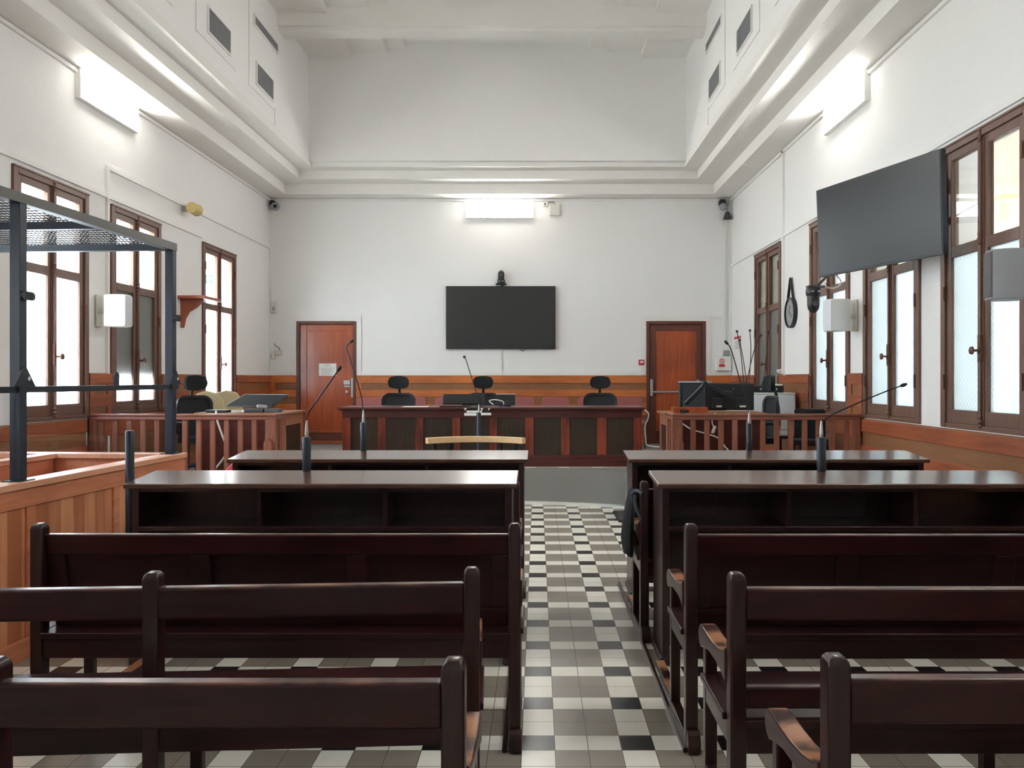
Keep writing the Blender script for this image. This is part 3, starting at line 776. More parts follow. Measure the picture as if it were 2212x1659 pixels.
# things on and at the judges' desk
Y0 = JY+.1
t = thing('desk_monitor', 'wide black monitor tilted back on the judges desk, left of centre', 'monitor', (-1.0, Y0+.1, JT))
MB().obox((-.985, Y0+.12, JT+.098), (.56, .03, .15), (-.5, 0, 0)).build('panel', 'black', t, bevel=.008)
MB().box(-1.1, -.88, Y0+.04, Y0+.24, JT, JT+.012).build('stand', 'black', t)
MB().box(-1.0, -.96, Y0+.13, Y0+.17, JT+.01, JT+.09).build('neck', 'black', t)
t = thing('desk_monitor', 'small black monitor with a pale top edge on the judges desk, right of centre', 'monitor', (-.42, Y0+.1, JT))
MB().obox((-.425, Y0+.2, JT+.085), (.26, .025, .15), (-.2, 0, 0)).build('panel', 'black', t, bevel=.004)
MB().obox((-.425, Y0+.214, JT+.163), (.26, .025, .008), (-.2, 0, 0)).build('top_edge', 'white', t)
MB().box(-.5, -.35, Y0+.12, Y0+.28, JT, JT+.012).build('stand', 'black', t)
t = thing('charging_cable', 'looped white cable with a violet plug on the judges desk', 'cable', (-.55, Y0, JT))
MB().tube(bez([px(1066,874,Y0), px(1058,868,Y0), px(1058,865,Y0), px(1068,863.5,Y0), px(1080,865,Y0), px(1087,868,Y0), px(1088,873,Y0)], 5), .0065, 8).build('cord', 'white', t, smooth=True)
MB().box(-.455, -.435, Y0-.02, Y0+.02, JT, JT+.03).build('plug', 'purple', t)
t = thing('microphone_pair', 'two thin gooseneck microphones standing on the judges desk at centre', 'microphone', (-.75, Y0, JT))
for a, b in (((1029, 856), (1037, 876)), ((1044, 856), (1040, 876))):
    MB().tube(bez([px(b[0], b[1], Y0-.05), px(b[0]+(a[0]-b[0])*.8, b[1]-6, Y0-.05), px(a[0], a[1], Y0-.05)], 5), .006, 6).build('neck', 'black', t, smooth=True)
MB().box(-.80, -.72, Y0-.09, Y0+.0, JT, JT+.012).build('base', 'black', t)
for i, (a, b, y, z, lab) in enumerate(((1008, 1041, 887, 891, 'upper white name plate hooked on the front of the judges desk'),
        (1003, 1029, 892, 898, 'lower left white name plate on the front of the judges desk'),
        (1038, 1061, 891.5, 897, 'lower right white name plate on the front of the judges desk'))):
    p, q = px(a, y, JY-.075), px(b, z, JY-.075)
    t = thing('name_plate', lab, 'sign', (p.x, JY-.075, q.z), 0, 'white plates on the judges desk front')
    MB().box(p.x, q.x, JY-.085, JY-.078, q.z, p.z).build('plate', 'white', t)
    MB().box((p.x+q.x)/2-.03, (p.x+q.x)/2+.03, JY-.078, JY-.0601, (p.z+q.z)/2, JT-.01).build('hook', 'black', t)
for i, xx in enumerate((1005, 1022, 1041, 1056)):
    p = px(xx, 883, JY-.07)
    o = MB().box(p.x-.02, p.x+.02, JY-.075, JY-.061, p.z, p.z+.008).box(p.x-.008, p.x+.008, JY-.073, JY-.061, p.z-.02, p.z).build('cable_clip', 'white')
    tag(o, 'small white T shaped cable clip on the judges desk edge', 'clip', 'white cable clips on the judges desk')
o = MB().box(-1.78, -1.45, JY+.0, JY+.25, JT, JT+.004).build('paper_sheets', 'paper'); tag(o, 'flat white papers lying on the left half of the judges desk', 'paper')
t = thing('desk_keyboard', 'black keyboard lying under the wide monitor on the judges desk', 'keyboard', (-1.15, JY+.02, JT))
MB().box(-1.28, -.9, JY-.02, JY+.1, JT, JT+.018).build('keyboard_base', 'black', t, bevel=.003)
# cable and clutter at right end of the desk
t = thing('desk_cable', 'white cable hanging down the right end of the judges desk', 'cable', (1.45, 10.8, DA))
MB().tube(bez([px(1390, 884, 10.8), px(1400, 893, 10.8), px(1399, 905, 10.8), px(1393, 920, 10.8), px(1394, 945, 10.8), px(1398, 962, 10.8), px(1425, 966, 10.8)], 6), .012, 8).build('cord', 'white', t, smooth=True)

# office chairs
def make_office(label, loc, rot):
    t = thing('office_chair', label, 'chair', loc, rot, 'black mesh office chairs with headrests')
    B = lambda m, n, mat, **k: m.build(n, mat, t, world=False, **k)
    # local: faces -y, back at y=+.25
    def curved(pts, y0, depth, th, w):
        vs = []; n = len(pts)
        for off in (0, th):
            for x, z in pts: vs.append((x, y0+off-depth*(x/w)**2, z))
        return vs, [tuple(range(n)), tuple(reversed(range(n, 2*n)))] + [((i+1)%n, i, n+i, n+(i+1)%n) for i in range(n)]
    for nm, w, h, r, z, mat, th in (('back_frame', .50, .52, .12, .685, 'black', .03),):
        outp = rrect(w, h, r, 8, 0, z); inp = rrect(w-.07, h-.07, r-.03, 8, 0, z); n = len(outp); vs = []
        for pts in (outp, inp):
            for off in (0, th):
                for x, zz in pts: vs.append((x, .24+off-.05*(x/.25)**2, zz))
        fs = []
        for i in range(n):
            j = (i+1)%n
            fs += [(i, j, 2*n+j, 2*n+i), (n+j, n+i, 3*n+i, 3*n+j), (j, i, n+i, n+j), (2*n+i, 2*n+j, 3*n+j, 3*n+i)]
        bf = B(MB().add(vs, fs), 'back_frame', 'black', smooth=True)
    def patch(w, h, r, z, y, th, dep, wref, gx=10):
        m = MB()
        k = 10; vs = []; 
        for off in (0, th):
            for i in range(k+1):
                for j in range(k+1):
                    u, v = -1+2*i/k, -1+2*j/k
                    # squash square onto rounded square
                    x = u*w/2*math.sqrt(1-r*v*v/2); zz = z+v*h/2*math.sqrt(1-r*u*u/2)
                    vs.append((x, y+off-dep*(x/wref)**2, zz))
        K = k+1; N = K*K; fs = []
        for i in range(k):
            for j in range(k):
                a = i*K+j; fs.append((a, a+K, a+K+1, a+1)); a += N; fs.append((a, a+1, a+K+1, a+K))
        edge = [(i, 0) for i in range(k)]+[(k, j) for j in range(k)]+[(i, k) for i in range(k, 0, -1)]+[(0, j) for j in range(k, 0, -1)]
        for a, b in zip(edge, edge[1:]+edge[:1]):
            p, q = a[0]*K+a[1], b[0]*K+b[1]; fs.append((q, p, p+N, q+N))
        return m.add(vs, fs)
    patch(.45, .47, .35, .685, .252, .006, .05, .25).build('back_mesh', 'blackmesh', bf, world=False, smooth=True)
    B(patch(.30, .19, .75, 1.10, .19, .055, .03, .15), 'headrest', 'fabric', smooth=True)
    B(MB().tube([(0, .28, .44), (0, .31, .6), (0, .30, .8), (0, .28, .96), (0, .25, 1.06)], [.03, .028, .025, .02, .016], 10), 'spine', 'black', smooth=True)
    B(patch(.50, .50, .4, 0, 0, .07, 0, 1).__class__().merge(patch(.50, .50, .4, 0, 0, .07, 0, 1), Matrix.Translation((0, 0, .44)) @ Matrix.Rotation(-PI/2, 4, 'X')), 'seat', 'fabric', smooth=True)
    for sx in (-1, 1):
        m = MB().tube([(sx*.22, .05, .41), (sx*.29, .05, .41), (sx*.30, .04, .60)], .015, 8); m.box(sx*.30-.035, sx*.30+.035, -.12, .14, .60, .63)
        B(m, 'armrest', 'black', bevel=.006)
    B(MB().tube([(0, 0, .09), (0, 0, .38)], .026, 12), 'gas_column', 'metal', smooth=True)
    m = MB()
    for i in range(5):
        a = i*2*PI/5; m.tube([(0, 0, .1), (.3*math.cos(a), .3*math.sin(a), .07)], [.028, .018], 8)
    sb = B(m, 'star_base', 'black', smooth=True)
    for i in range(5):
        a = i*2*PI/5; MB().lathe([(.026, -.02), (.028, -.012), (.028, .012), (.026, .02)], (.3*math.cos(a), .3*math.sin(a), .029), 'X', 12).build('caster', 'black', sb, world=False, smooth=True)
    return t
OC = make_office('black mesh office chair with oval headrest at the left of the judges desk', (-2.04, 11.65, DA-.025), 0)
dup(OC, (-.79, 11.75, DA+.035), .05, 'black mesh office chair with headrest behind the monitors at the desk centre')
dup(OC, (.935, 11.7, DA+.0), 0, 'black mesh office chair with headrest at the right of the judges desk')
dup(OC, (-4.10, 9.93, DA), 1.0, 'black mesh office chair with headrest behind the left balustrade')
dup(OC, (2.66, 9.87, DA), -PI/2+.05, 'black office chair seen from its side beside the white copier', )
for o_ in bpy.data.objects:
    if o_.type == 'EMPTY' and o_.name.startswith('office_chair'): o_.location.z = DA+.002

# pink public chairs along the back wall
def make_pink(label, loc):
    t = thing('upholstered_chair', label, 'chair', loc, 0, 'pink upholstered chairs along the back wall')
    B = lambda m, n, mat, **k: m.build(n, mat, t, world=False, **k)
    B(MB().prism(rrect(.47, .40, .06, 5, 0, .645), 'Y', .20, .245), 'backrest', 'pink', bevel=.012)
    B(MB().box(-.23, .23, -.24, .21, .40, .46), 'seat', 'pink', bevel=.02)
    for sx in (-.21, .21):
        B(MB().tube([(sx, .23, .7), (sx, .22, .42), (sx, .26, 0)], .011, 8), 'leg', 'black', smooth=True)
        B(MB().tube([(sx, -.2, .41), (sx, -.23, 0)], .011, 8), 'leg', 'black', smooth=True)
    return t
pc = [798, 889, 968, 1045, 1125, 1201, 1278, 1360]
nm = ['partly behind the left office chair, nearest the left door', 'just right of the left office chair', 'above the wide monitor at left', 'hidden behind the central office chair', 'just right of the small monitor', 'alone between the central and right office chairs', 'left half behind the right office chair', 'rightmost of the row, next to the right door']
for i, xx in enumerate(pc):
    x = (xx-1160)*13.6/1737; lab = 'pink chair by the back wall, '+nm[i]
    if i == 0: PK = make_pink(lab, (x, 13.5, DA))
    else: dup(PK, (x, 13.5, DA), 0, lab)

# ------------------------------------------------------------------ wall television, camera etc on back wall
t = thing('wall_television', 'large dark television mounted at the centre of the back wall', 'television', (-.63, YB-.08, 2.13))
MB().box(-1.60, .325, YB-.075, YB-.03, 2.13, 3.235).build('casing', 'black', t, bevel=.004)
MB().box(-1.59, .315, YB-.079, YB-.0755, 2.145, 3.225).build('screen', 'screen', t)
MB().box(-1.2, -.1, YB-.03, YB, 2.3, 3.0).build('wall_mount', 'dgrey', t)
MB().tube(bez([(-.31, YB-.05, 2.14), (-.28, YB-.05, 2.10), (-.24, YB-.05, 2.095), (-.2, YB-.05, 2.14)], 5), .005, 6).build('cable', 'black', t, smooth=True)
def ptz(label, c, up, name='conference_camera'):
    x, y, z = c; s = 1 if up else -1
    t = thing(name, label, 'camera', c)
    MB().lathe([(.062, 0), (.07, s*.02), (.068, s*.06), (.06, s*.075)], c, n=20).build('base', 'black', t, smooth=True)
    m = MB().lathe([(.056, s*.075), (.056, s*.16), (.05, s*.195), (.035, s*.22), (.012, s*.235)], c, n=20); m.build('head', 'black', t, smooth=True)
    MB().lathe([(.026, -.062), (.026, -.05)], (x, y, z+s*.15), 'Y', 16).build('lens', 'dgrey', t, smooth=True)
    m = MB(); 
    for dx in (-.03, .03): m.box(x+dx-.012, x+dx+.012, y-.072, y-.06, z+s*.03, z+s*.045)
    m.build('sensor', 'metal', t)
    return t
t = ptz('black dome video camera on a bracket above the wall television', (-.627, YB-.1, 3.275), True)
m = MB().box(-.72, -.535, YB-.17, YB, 3.262, 3.275).box(-.64, -.61, YB-.06, YB-.02, 3.2, 3.262); m.build('bracket', 'black', t)

def box_thing(name, label, cat, part, x0, x1, y0, y1, z0, z1, mat, bevel=.006, group=None):
    t = thing(name, label, cat, ((x0+x1)/2, (y0+y1)/2, z0), 0, group)
    MB().box(x0, x1, y0, y1, z0, z1).build(part, mat, t, bevel=bevel); return t
p, q = px(1186, 442, YB), px(1210, 467, YB)
t = box_thing('access_point', 'square off-white network box on the back wall right of the central light', 'network box', 'housing', p.x, q.x, YB-.06, YB-.001, q.z, p.z, 'offwhite', .015)
MB().tube(bez([(p.x+.1, YB-.03, p.z), (p.x+.08, YB-.03, p.z+.04), (p.x-.02, YB-.03, p.z+.03)], 4), .006, 6).build('cable', 'dgrey', t, smooth=True)
p, q = px(1172, 437, YB), px(1183, 446, YB)
t = box_thing('cable_outlet', 'tiny white outlet beside the network box on the back wall', 'outlet', 'housing', p.x, q.x, YB-.03, YB-.001, q.z, p.z, 'white', .004)
MB().box(p.x+.03, p.x+.06, YB-.034, YB-.03, q.z+.02, q.z+.05).build('plug', 'black', t)
p, q = px(580, 652, 14.1), px(593, 675, 14.1)
t = box_thing('motion_sensor', 'white motion detector in the left back corner of the room', 'sensor', 'housing', p.x+.03, q.x, YB-.07, YB-.001, q.z, p.z, 'offwhite', .012)
MB().box(p.x+.06, q.x-.01, YB-.076, YB-.069, q.z+.03, q.z+.11).build('lens', 'greyp', t, bevel=.004)
p, q = px(576, 760, 14.1), px(588, 776, 14.1)
t = box_thing('socket_box', 'white twin socket box on the left side of the back wall', 'socket', 'housing', -4.71, -4.62, YB-.04, YB-.001, q.z, p.z+.02, 'offwhite', .006)
MB().box(-4.70, -4.68, YB-.046, YB-.039, q.z+.03, q.z+.09).build('switch', 'greyp', t)
t = box_thing('wall_switch', 'small white switch with a loose wire near the left door', 'switch', 'housing', -4.60, -4.50, YB-.04, YB-.001, 2.03, 2.11, 'offwhite', .006)
MB().tube(bez([(-4.53, YB-.03, 2.11), (-4.55, YB-.04, 2.16), (-4.60, YB-.03, 2.18), (-4.64, YB-.02, 2.23)], 5), .006, 6).build('wire', 'dgrey', t, smooth=True)
p, q = px(1379.5, 777, YB), px(1391.5, 789, YB)
t = box_thing('fire_alarm', 'red fire alarm call point left of the right door', 'alarm', 'housing', p.x, q.x, YB-.04, YB-.0005, q.z, p.z, 'red', .006)
MB().box(p.x+.022, q.x-.022, YB-.044, YB-.0395, q.z+.04, p.z-.022).build('glass_window', 'paper', t)
p, q = px(1545, 770, YB), px(1576, 801, YB)
t = thing('electrical_box', 'white electrical box with a red prohibition sign right of the right door', 'electrical box', (3.25, YB, q.z))
MB().box(p.x, q.x, YB-.13, YB-.001, q.z, p.z).build('housing', 'white', t, bevel=.01)
c = px(1559.5, 780, YB-.131); c.y = YB-.132
m = MB(); n = 24
m.tube([c+Vector((math.cos(2*PI*i/n)*.038, 0, math.sin(2*PI*i/n)*.038)) for i in range(n+1)], .006, 6)
m.tube([c+Vector((-.026, 0, .026)), c+Vector((.026, 0, -.026))], .005, 6); m.build('prohibition_ring', 'red', t)
MB().box(c.x-.05, c.x+.05, YB-.1335, YB-.1305, c.z-.10, c.z-.055).build('red_label', 'red', t)
p, q = px(1561, 757, YB), px(1574, 769.5, YB)
box_thing('control_box', 'small grey white box sitting above the sign box', 'control box', 'housing', p.x, q.x, YB-.09, YB-.0005, q.z, p.z, 'greyp', .006)
p = px(1587, 743, 14.0)
t = thing('wall_notice', 'narrow paper notice with a red heading on the right wall corner', 'notice', (XR-.01, 13.8, 2.06))
MB().box(XR-.006, XR-.001, 13.5, 13.95, 2.1, 2.33).build('sheet', 'paper', t)
MB().box(XR-.008, XR-.006, 13.5, 13.95, 2.285, 2.33).build('heading', 'red', t)
m = MB(); [m.box(XR-.008, XR-.006, 13.55, 13.9, 2.12+i*.03, 2.13+i*.03) for i in range(5)]; m.build('printed_lines', 'ink', t)
# corner camera left, corner lamps right
t = thing('corner_camera', 'round silver camera in the upper left back corner', 'camera', (-4.6, YB-.1, 4.6))
MB().sphere((-4.58, YB-.13, 4.62), .075, 16).build('dome', 'greyp', t, smooth=True)
MB().lathe([(.028, -.09), (.03, -.06)], (-4.56, YB-.13, 4.61), 'Y', 14).build('lens', 'black', t, smooth=True)
MB().box(-4.68, -4.62, YB-.1, YB-.001, 4.66, 4.74).build('bracket', 'black', t)
t = thing('corner_camera', 'clear domed camera in the upper right back corner', 'camera', (3.25, YB-.1, 4.55))
MB().sphere((3.26, YB-.12, 4.62), .07, 16).build('dome', 'greyp', t, smooth=True)
MB().box(3.2, 3.3, YB-.15, YB-.001, 4.66, 4.745).build('bracket', 'black', t, bevel=.01)
t = thing('corner_spotlight', 'small dark spotlight hanging below the right corner camera', 'spotlight', (3.34, YB-.1, 4.4))
MB().lathe([(.075, 0), (.07, .02), (.045, .1), (.03, .13)], (3.335, YB-.12, 4.40), n=16).build('lamp_head', 'dgrey', t, smooth=True)
MB().tube([(3.335, YB-.12, 4.52), (3.335, YB-.06, 4.68), (3.335, YB-.005, 4.70)], .012, 6).build('arm', 'greyp', t)
o = MB().lathe([(.05, 0), (.05, -.02), (.03, -.04)], (3.1, 11.9, H), n=16).build('smoke_detector', 'offwhite', smooth=True); tag(o, 'small round smoke detector under the right soffit', 'detector')

# siren, shelf, exit sign on the left
t = thing('wall_siren', 'yellowed cylindrical spotlight on a bracket high on the left wall', 'spotlight', (XL, 10.75, 3.85))
m = MB().lathe([(.07, -.09), (.075, -.08), (.075, .08), (.082, .09)], (XL+.15, 10.72, 3.87), 'Y', 18); m.build('lamp_head', 'yellow', t, smooth=True)
MB().box(XL, XL+.08, 10.68, 10.76, 3.84, 3.9).build('bracket', 'metal', t)
MB().lathe([(.07, .091), (.07, .094)], (XL+.15, 10.72, 3.87), 'Y', 18).build('lens', 'greyp', t)
t = thing('wall_shelf', 'small reddish wooden shelf on a curved bracket on the left wall', 'shelf', (XL, 10.75, 2.38))
MB().box(XL, XL+.36, 10.55, 11.1, 2.66, 2.70).build('shelf_board', 'shelf', t, bevel=.003)
prof = [(XL, 2.66), (XL+.30, 2.66), (XL+.29, 2.62), (XL+.22, 2.55), (XL+.12, 2.49), (XL+.07, 2.40), (XL+.045, 2.28), (XL, 2.28)]
for y in (10.64,): MB().prism(prof, 'Y', y, y+.025).build('bracket', 'shelf', t, bevel=.002)
t = thing('exit_sign', 'green exit sign hanging outside the farthest left window', 'sign', (-5.98, 14.6, 3.2))
MB().box(-6.12, -5.80, 14.6, 14.62, 3.34, 3.50).build('sign_plate', 'green', t)
m = MB().prism([(-6.02, 3.42), (-5.95, 3.47), (-5.95, 3.44), (-5.86, 3.44), (-5.86, 3.40), (-5.95, 3.40), (-5.95, 3.37)], 'Y', 14.595, 14.6); m.build('arrow', 'paper', t)
MB().tube([(-6.0, 14.61, 3.5), (-6.0, 14.61, 4.1)], .008, 6).build('rod', 'white', t)

# clock on its strap
t = thing('wall_clock', 'round black clock hanging by a leather strap on the right wall', 'clock', (XR, 10.8, 2.28))
cy, cz = 10.78, 2.49
R_ = .205
m = MB()
m.lathe([(R_-.03, 0), (R_, 0), (R_, -.055), (R_-.02, -.055), (R_-.02, -.02), (R_-.03, -.015)], (XR, cy, cz), 'X', 32); m.build('rim', 'black', t, smooth=True)
MB().lathe([(R_-.02, -.03), (R_-.02, -.034)], (XR, cy, cz), 'X', 32).build('dial', 'greyp', t)
m = MB().obox((XR-.038, cy+.03, cz+.05), (.003, .008, .12), (.5, 0, 0)); m.obox((XR-.038, cy-.02, cz-.03), (.003, .008, .09), (-.8, 0, 0)); m.build('hands', 'black', t)
m = MB()
for s in (-1, 1): m.obox((XR-.03, cy+s*.07, cz+.30), (.035, .012, .34), (s*.36, 0, 0))
m.build('strap', 'black', t)
MB().tube([(XR, cy, cz+.47), (XR-.05, cy, cz+.47)], .01, 8).build('peg', 'metal', t)

# wall loudspeakers
def speaker(label, loc, rot, grille):
    t = thing('wall_speaker', label, 'loudspeaker', loc, rot, 'wall loudspeakers')
    B = lambda m, n, mat, **k: m.build(n, mat, t, world=False, **k)
    # local: front towards -y
    pts = [(-.11, 0), (-.12, -.03), (-.115, -.10), (-.08, -.17), (0, -.185), (.08, -.17), (.115, -.10), (.12, -.03), (.11, 0), (.09, .05), (-.09, .05)]
    B(MB().prism(pts, 'Z', -.17, .17), 'cabinet', 'white' if grille == 'white' else 'greyp', bevel=.01)
    B(MB().prism([(-.114, -.06), (-.112, -.1), (-.078, -.175), (0, -.191), (.078, -.175), (.112, -.1), (.114, -.06)], 'Z', -.155, .155), 'grille', 'speaker_w' if grille == 'white' else 'speaker_g')
    m = MB().box(-.02, .02, .05, .14, -.03, .03).box(-.05, .05, .14, .155, -.17, .17); B(m, 'bracket', 'offwhite' if grille == 'white' else 'dgrey')
    return t
M['speaker_w'] = plain('white_grille', (222, 226, 232), .6, bump=.4, bscale=300)
M['speaker_g'] = plain('grey_grille', (112, 108, 108), .7, bump=.6, bscale=400, var=.25)
speaker('white loudspeaker on the left wall between the two nearer visible windows', (XL+.17, 8.62, 2.33), PI/2, 'white')
speaker('white loudspeaker on the right wall below the hanging television', (XR-.17, 8.60, 2.28), -PI/2+.2, 'white')
speaker('large grey loudspeaker at the right edge over the foreground window', (XR-.17, 5.48, 2.31), -PI/2-.25, 'grey')

# hanging television on the right
TL, TR, BR, BL = Vector((2.629, 7.574, 3.375)), Vector((3.134, 6.236, 3.391)), Vector((3.193, 6.317, 2.582)), Vector((2.688, 7.655, 2.565))
u = (TR-TL).normalized(); dn = (BL-TL).normalized(); nrm = u.cross(dn).normalized()
if nrm.x > 0: nrm = -nrm
def tvbox(m, a0, a1, b0, b1, c0, c1):
    vs = [TL+u*a+dn*b+nrm*c for c in (c0, c1) for b in (b0, b1) for a in (a0, a1)]
    return m.add(vs, [(0,1,3,2),(5,4,6,7),(0,4,5,1),(2,3,7,6),(0,2,6,4),(1,5,7,3)])
Wt, Ht = (TR-TL).length, (BL-TL).length
t = thing('hanging_television', 'large dark television hung angled from the right wall near the ceiling side', 'television', (3.2, 6.95, 2.5))
tvbox(MB(), 0, Wt, 0, Ht, -.05, 0).build('casing', 'black', t, bevel=.003)
tvbox(MB(), .012, Wt-.012, .012, Ht-.02, .0005, .003).build('screen', 'screen2', t)
cen = (TL+BR)/2
m = MB(); tvbox(m, .45, .95, .25, .6, -.08, -.05); m.tube([cen-nrm*.07, (XR-.02, 7.0, cen.z)], .03, 8); m.box(XR-.03, XR, 6.85, 7.15, cen.z-.18, cen.z+.18)
m.build('wall_arm', 'dgrey', t)
m = MB().tube(bez([TL+u*.02-nrm*.06+dn*.1, (XR-.3, 8.0, 3.0), (XR-.02, 7.9, 2.9)], 5), .008, 6); m.build('cable', 'black', t, smooth=True)
p = px(1757, 622, 7.55)
t = ptz('black dome camera hanging under the angled television', (p.x, p.y, p.z), False, 'dome_camera')
m = MB().tube([(p.x+.02, p.y+.02, p.z), BL+u*.1-nrm*.02-dn*.01], .012, 8).box(p.x-.06, p.x+.1, p.y-.03, p.y+.03, p.z, p.z+.02); m.build('bracket', 'dgrey', t)
MB().tube(bez([(p.x+.1, p.y, p.z+.01), (p.x+.2, p.y, p.z-.0), (p.x+.26, p.y, p.z+.06), (p.x+.16, p.y, p.z+.18)], 5), .008, 6).build('cable', 'white', t, smooth=True)

# ------------------------------------------------------------------ balustrades
def balustrade(label, x0, x1, xs, wallside, ret):
    t = thing('balustrade', label, 'balustrade', ((x0+x1)/2, 8.42, DA), 0, 'wooden balustrades of the raised court')
    zt = 1.235; y = 8.45; b = DA
    rx0, rx1 = x0-.02, x1+.02
    MB().box(x0, x1, y-.035, y+.035, zt-.022, zt).box(x0, x1, y-.028, y+.028, zt-.035, zt-.022).box(x0, x1, y-.034, y+.034, zt-.062, zt-.035).build('hand_rail', 'balux', t, bevel=.006)
    for x in xs: MB().box(x-.026, x+.026, y-.018, y+.018, b+.08, zt-.062).build('baluster', 'balu', t, bevel=.003)
    MB().box(x0, x1, y-.025, y+.025, b+.002, b+.08).build('bottom_rail', 'balux', t, bevel=.004)
    ex = x1 if ret > 0 else x0; s = -1 if ret > 0 else 1
    MB().box(ex, ex+s*.11, y-.04, y+.03, b+.002, zt-.062).build('post', 'balu', t, bevel=.005)
    MB().box(wallside, wallside+(.06 if wallside < 0 else -.06), y-.035, y+.035, b+.002, zt-.062).build('post', 'balu', t, bevel=.005)
    MB().box(ex, ex+s*.05, y+.035, 8.80, zt-.022, zt).box(ex, ex+s*.05, y+.035, 8.80, zt-.062, zt-.03).build('return_rail', 'balux', t, bevel=.005)
    for yy in (8.58, 8.74): MB().box(ex, ex+s*.035, yy-.02, yy+.02, b+.002, zt-.062).build('baluster', 'balu', t, bevel=.003)
    MB().prism([(ex+s*.03, b+.002), (ex+s*.11, b+.002), (ex+s*.11, .93), (ex+s*.10, .955), (ex+s*.085, .97), (ex+s*.07, .975), (ex+s*.055, .97), (ex+s*.04, .955), (ex+s*.03, .93)], 'Y', y-.085, y-.041).build('stub_post', 'balu', t)
    return t
bx_ = lambda p: (p-1160)*8.45/1737
balustrade('wooden balustrade of the raised court on the left', XL+.03, -2.735, [bx_(220+30*i) for i in range(12)], XL+.03, 1)
balustrade('wooden balustrade of the raised court on the right', 1.415, XR-.045, [bx_(1497+30.1*i) for i in range(12)], XR-.045, -1)

# ------------------------------------------------------------------ clerk desks
def clerk(label, x0, x1, y0, y1, side):
    t = thing('clerk_desk', label, 'desk', ((x0+x1)/2, (y0+y1)/2, DA))
    MB().box(x0-.03, x1+.03, y0-.03, y1+.03, 1.205, 1.23).build('desk_top', 'tan' if side > 0 else 'tan', t, bevel=.004)
    MB().box(x0, x1, y0, y0+.03, DA, 1.205).build('front_panel', 'benchx', t)
    for x in (x0, x1-.03): 
        m = MB().box(x, x+.03, y0+.03, y0+.12, DA, 1.205).box(x, x+.03, y1-.09, y1, DA, 1.205).box(x, x+.03, y0+.12, y1-.09, 1.08, 1.205).box(x, x+.03, y0+.12, y1-.09, DA, DA+.12)
        m.build('side_frame', 'balu', t, bevel=.003); MB().box(x+.01, x+.02, y0+.12, y1-.09, DA+.12, 1.08).build('side_panel', 'benchp', t)
    return t
clerk('clerk desk with papers and a tilted screen behind the left balustrade', -3.74, -2.80, 8.86, 9.62, 1)
clerk('clerk desk with two monitors behind the right balustrade', 1.44, 2.5, 8.86, 9.44, -1)

# left clerk items
ZD = 1.231
t = thing('tilted_monitor', 'large thin monitor lying tilted back on the left clerk desk', 'monitor', (-3.25, 9.2, ZD))
A, B_, Cc, D_ = px(490, 879, 9.0), px(586, 881, 9.0), px(622, 857.5, 9.45), px(528, 857, 9.45)
A.z = max(A.z, ZD+.03); B_.z = max(B_.z, ZD+.03)
th = Vector((0, .012, .022))
m = MB().add([A, B_, Cc, D_, A+th, B_+th, Cc+th, D_+th], [(0,1,2,3)[::-1], (4,5,6,7), (0,1,5,4), (1,2,6,5), (2,3,7,6), (3,0,4,7)]); m.build('panel', 'black', t)
m = MB().add([v+th+Vector((0,0,.001)) for v in (A, B_, Cc, D_)]+[v+th+Vector((0,0,.003)) for v in (A, B_, Cc, D_)], [(3,2,1,0), (4,5,6,7), (0,1,5,4), (1,2,6,5), (2,3,7,6), (3,0,4,7)]); m.build('screen', plain('matte_black', (24, 28, 32), .6, spec=.12), t)
MB().tube([A+th, D_+th+Vector((0,0,.004)), Cc+th+Vector((0,0,.004))], .006, 6).build('silver_edge', 'greyp', t)
MB().obox((-3.22, 9.25, ZD+.055), (.05, .05, .10), (0, 0, 0)).build('stand', 'black', t)
MB().box(-3.34, -3.1, 9.15, 9.4, ZD, ZD+.012).build('stand_base', 'black', t)
def at(x, y, D): return px(x, y, D)
t = thing('document_binder', 'grey and white binder lying at the front of the left clerk desk', 'binder', (-3.2, 8.95, ZD))
MB().obox((-3.14, 8.94, ZD+.022), (.20, .14, .038), (0, 0, .15)).build('cover', 'dgrey', t, bevel=.003)
MB().obox((-3.155, 8.935, ZD+.012), (.22, .12, .018), (0, 0, .15)).build('pages', 'paper', t)
t = thing('telephone', 'silver device lying on top of the binder on the left clerk desk', 'device', (-3.08, 8.95, ZD+.06))
MB().obox((-3.06, 8.95, ZD+.062), (.11, .07, .04), (0, .1, .3)).build('body', 'metal', t, bevel=.01)
t = thing('device_box', 'flat dark grey box on the left clerk desk beside the binder', 'device', (-2.94, 8.96, ZD))
MB().box(-3.02, -2.86, 8.9, 9.04, ZD, ZD+.04).build('body', 'dgrey', t, bevel=.004)
t = thing('cable_hub', 'flat black hub at the left end of the left clerk desk', 'device', (-3.53, 8.95, ZD))
MB().box(-3.66, -3.42, 8.87, 9.0, ZD, ZD+.028).build('body', 'black', t, bevel=.006)
t = thing('white_cable', 'white cord hanging from the left clerk desk behind the balustrade', 'cable', (-3.45, 8.8, .62))
MB().tube(bez([(-3.52, 8.82, ZD+.02), (-3.5, 8.80, 1.15), (-3.45, 8.80, 1.0), (-3.40, 8.80, .85), (-3.42, 8.8, .75), (-3.52, 8.8, .62)], 6), .011, 8).build('cord', 'white', t, smooth=True)
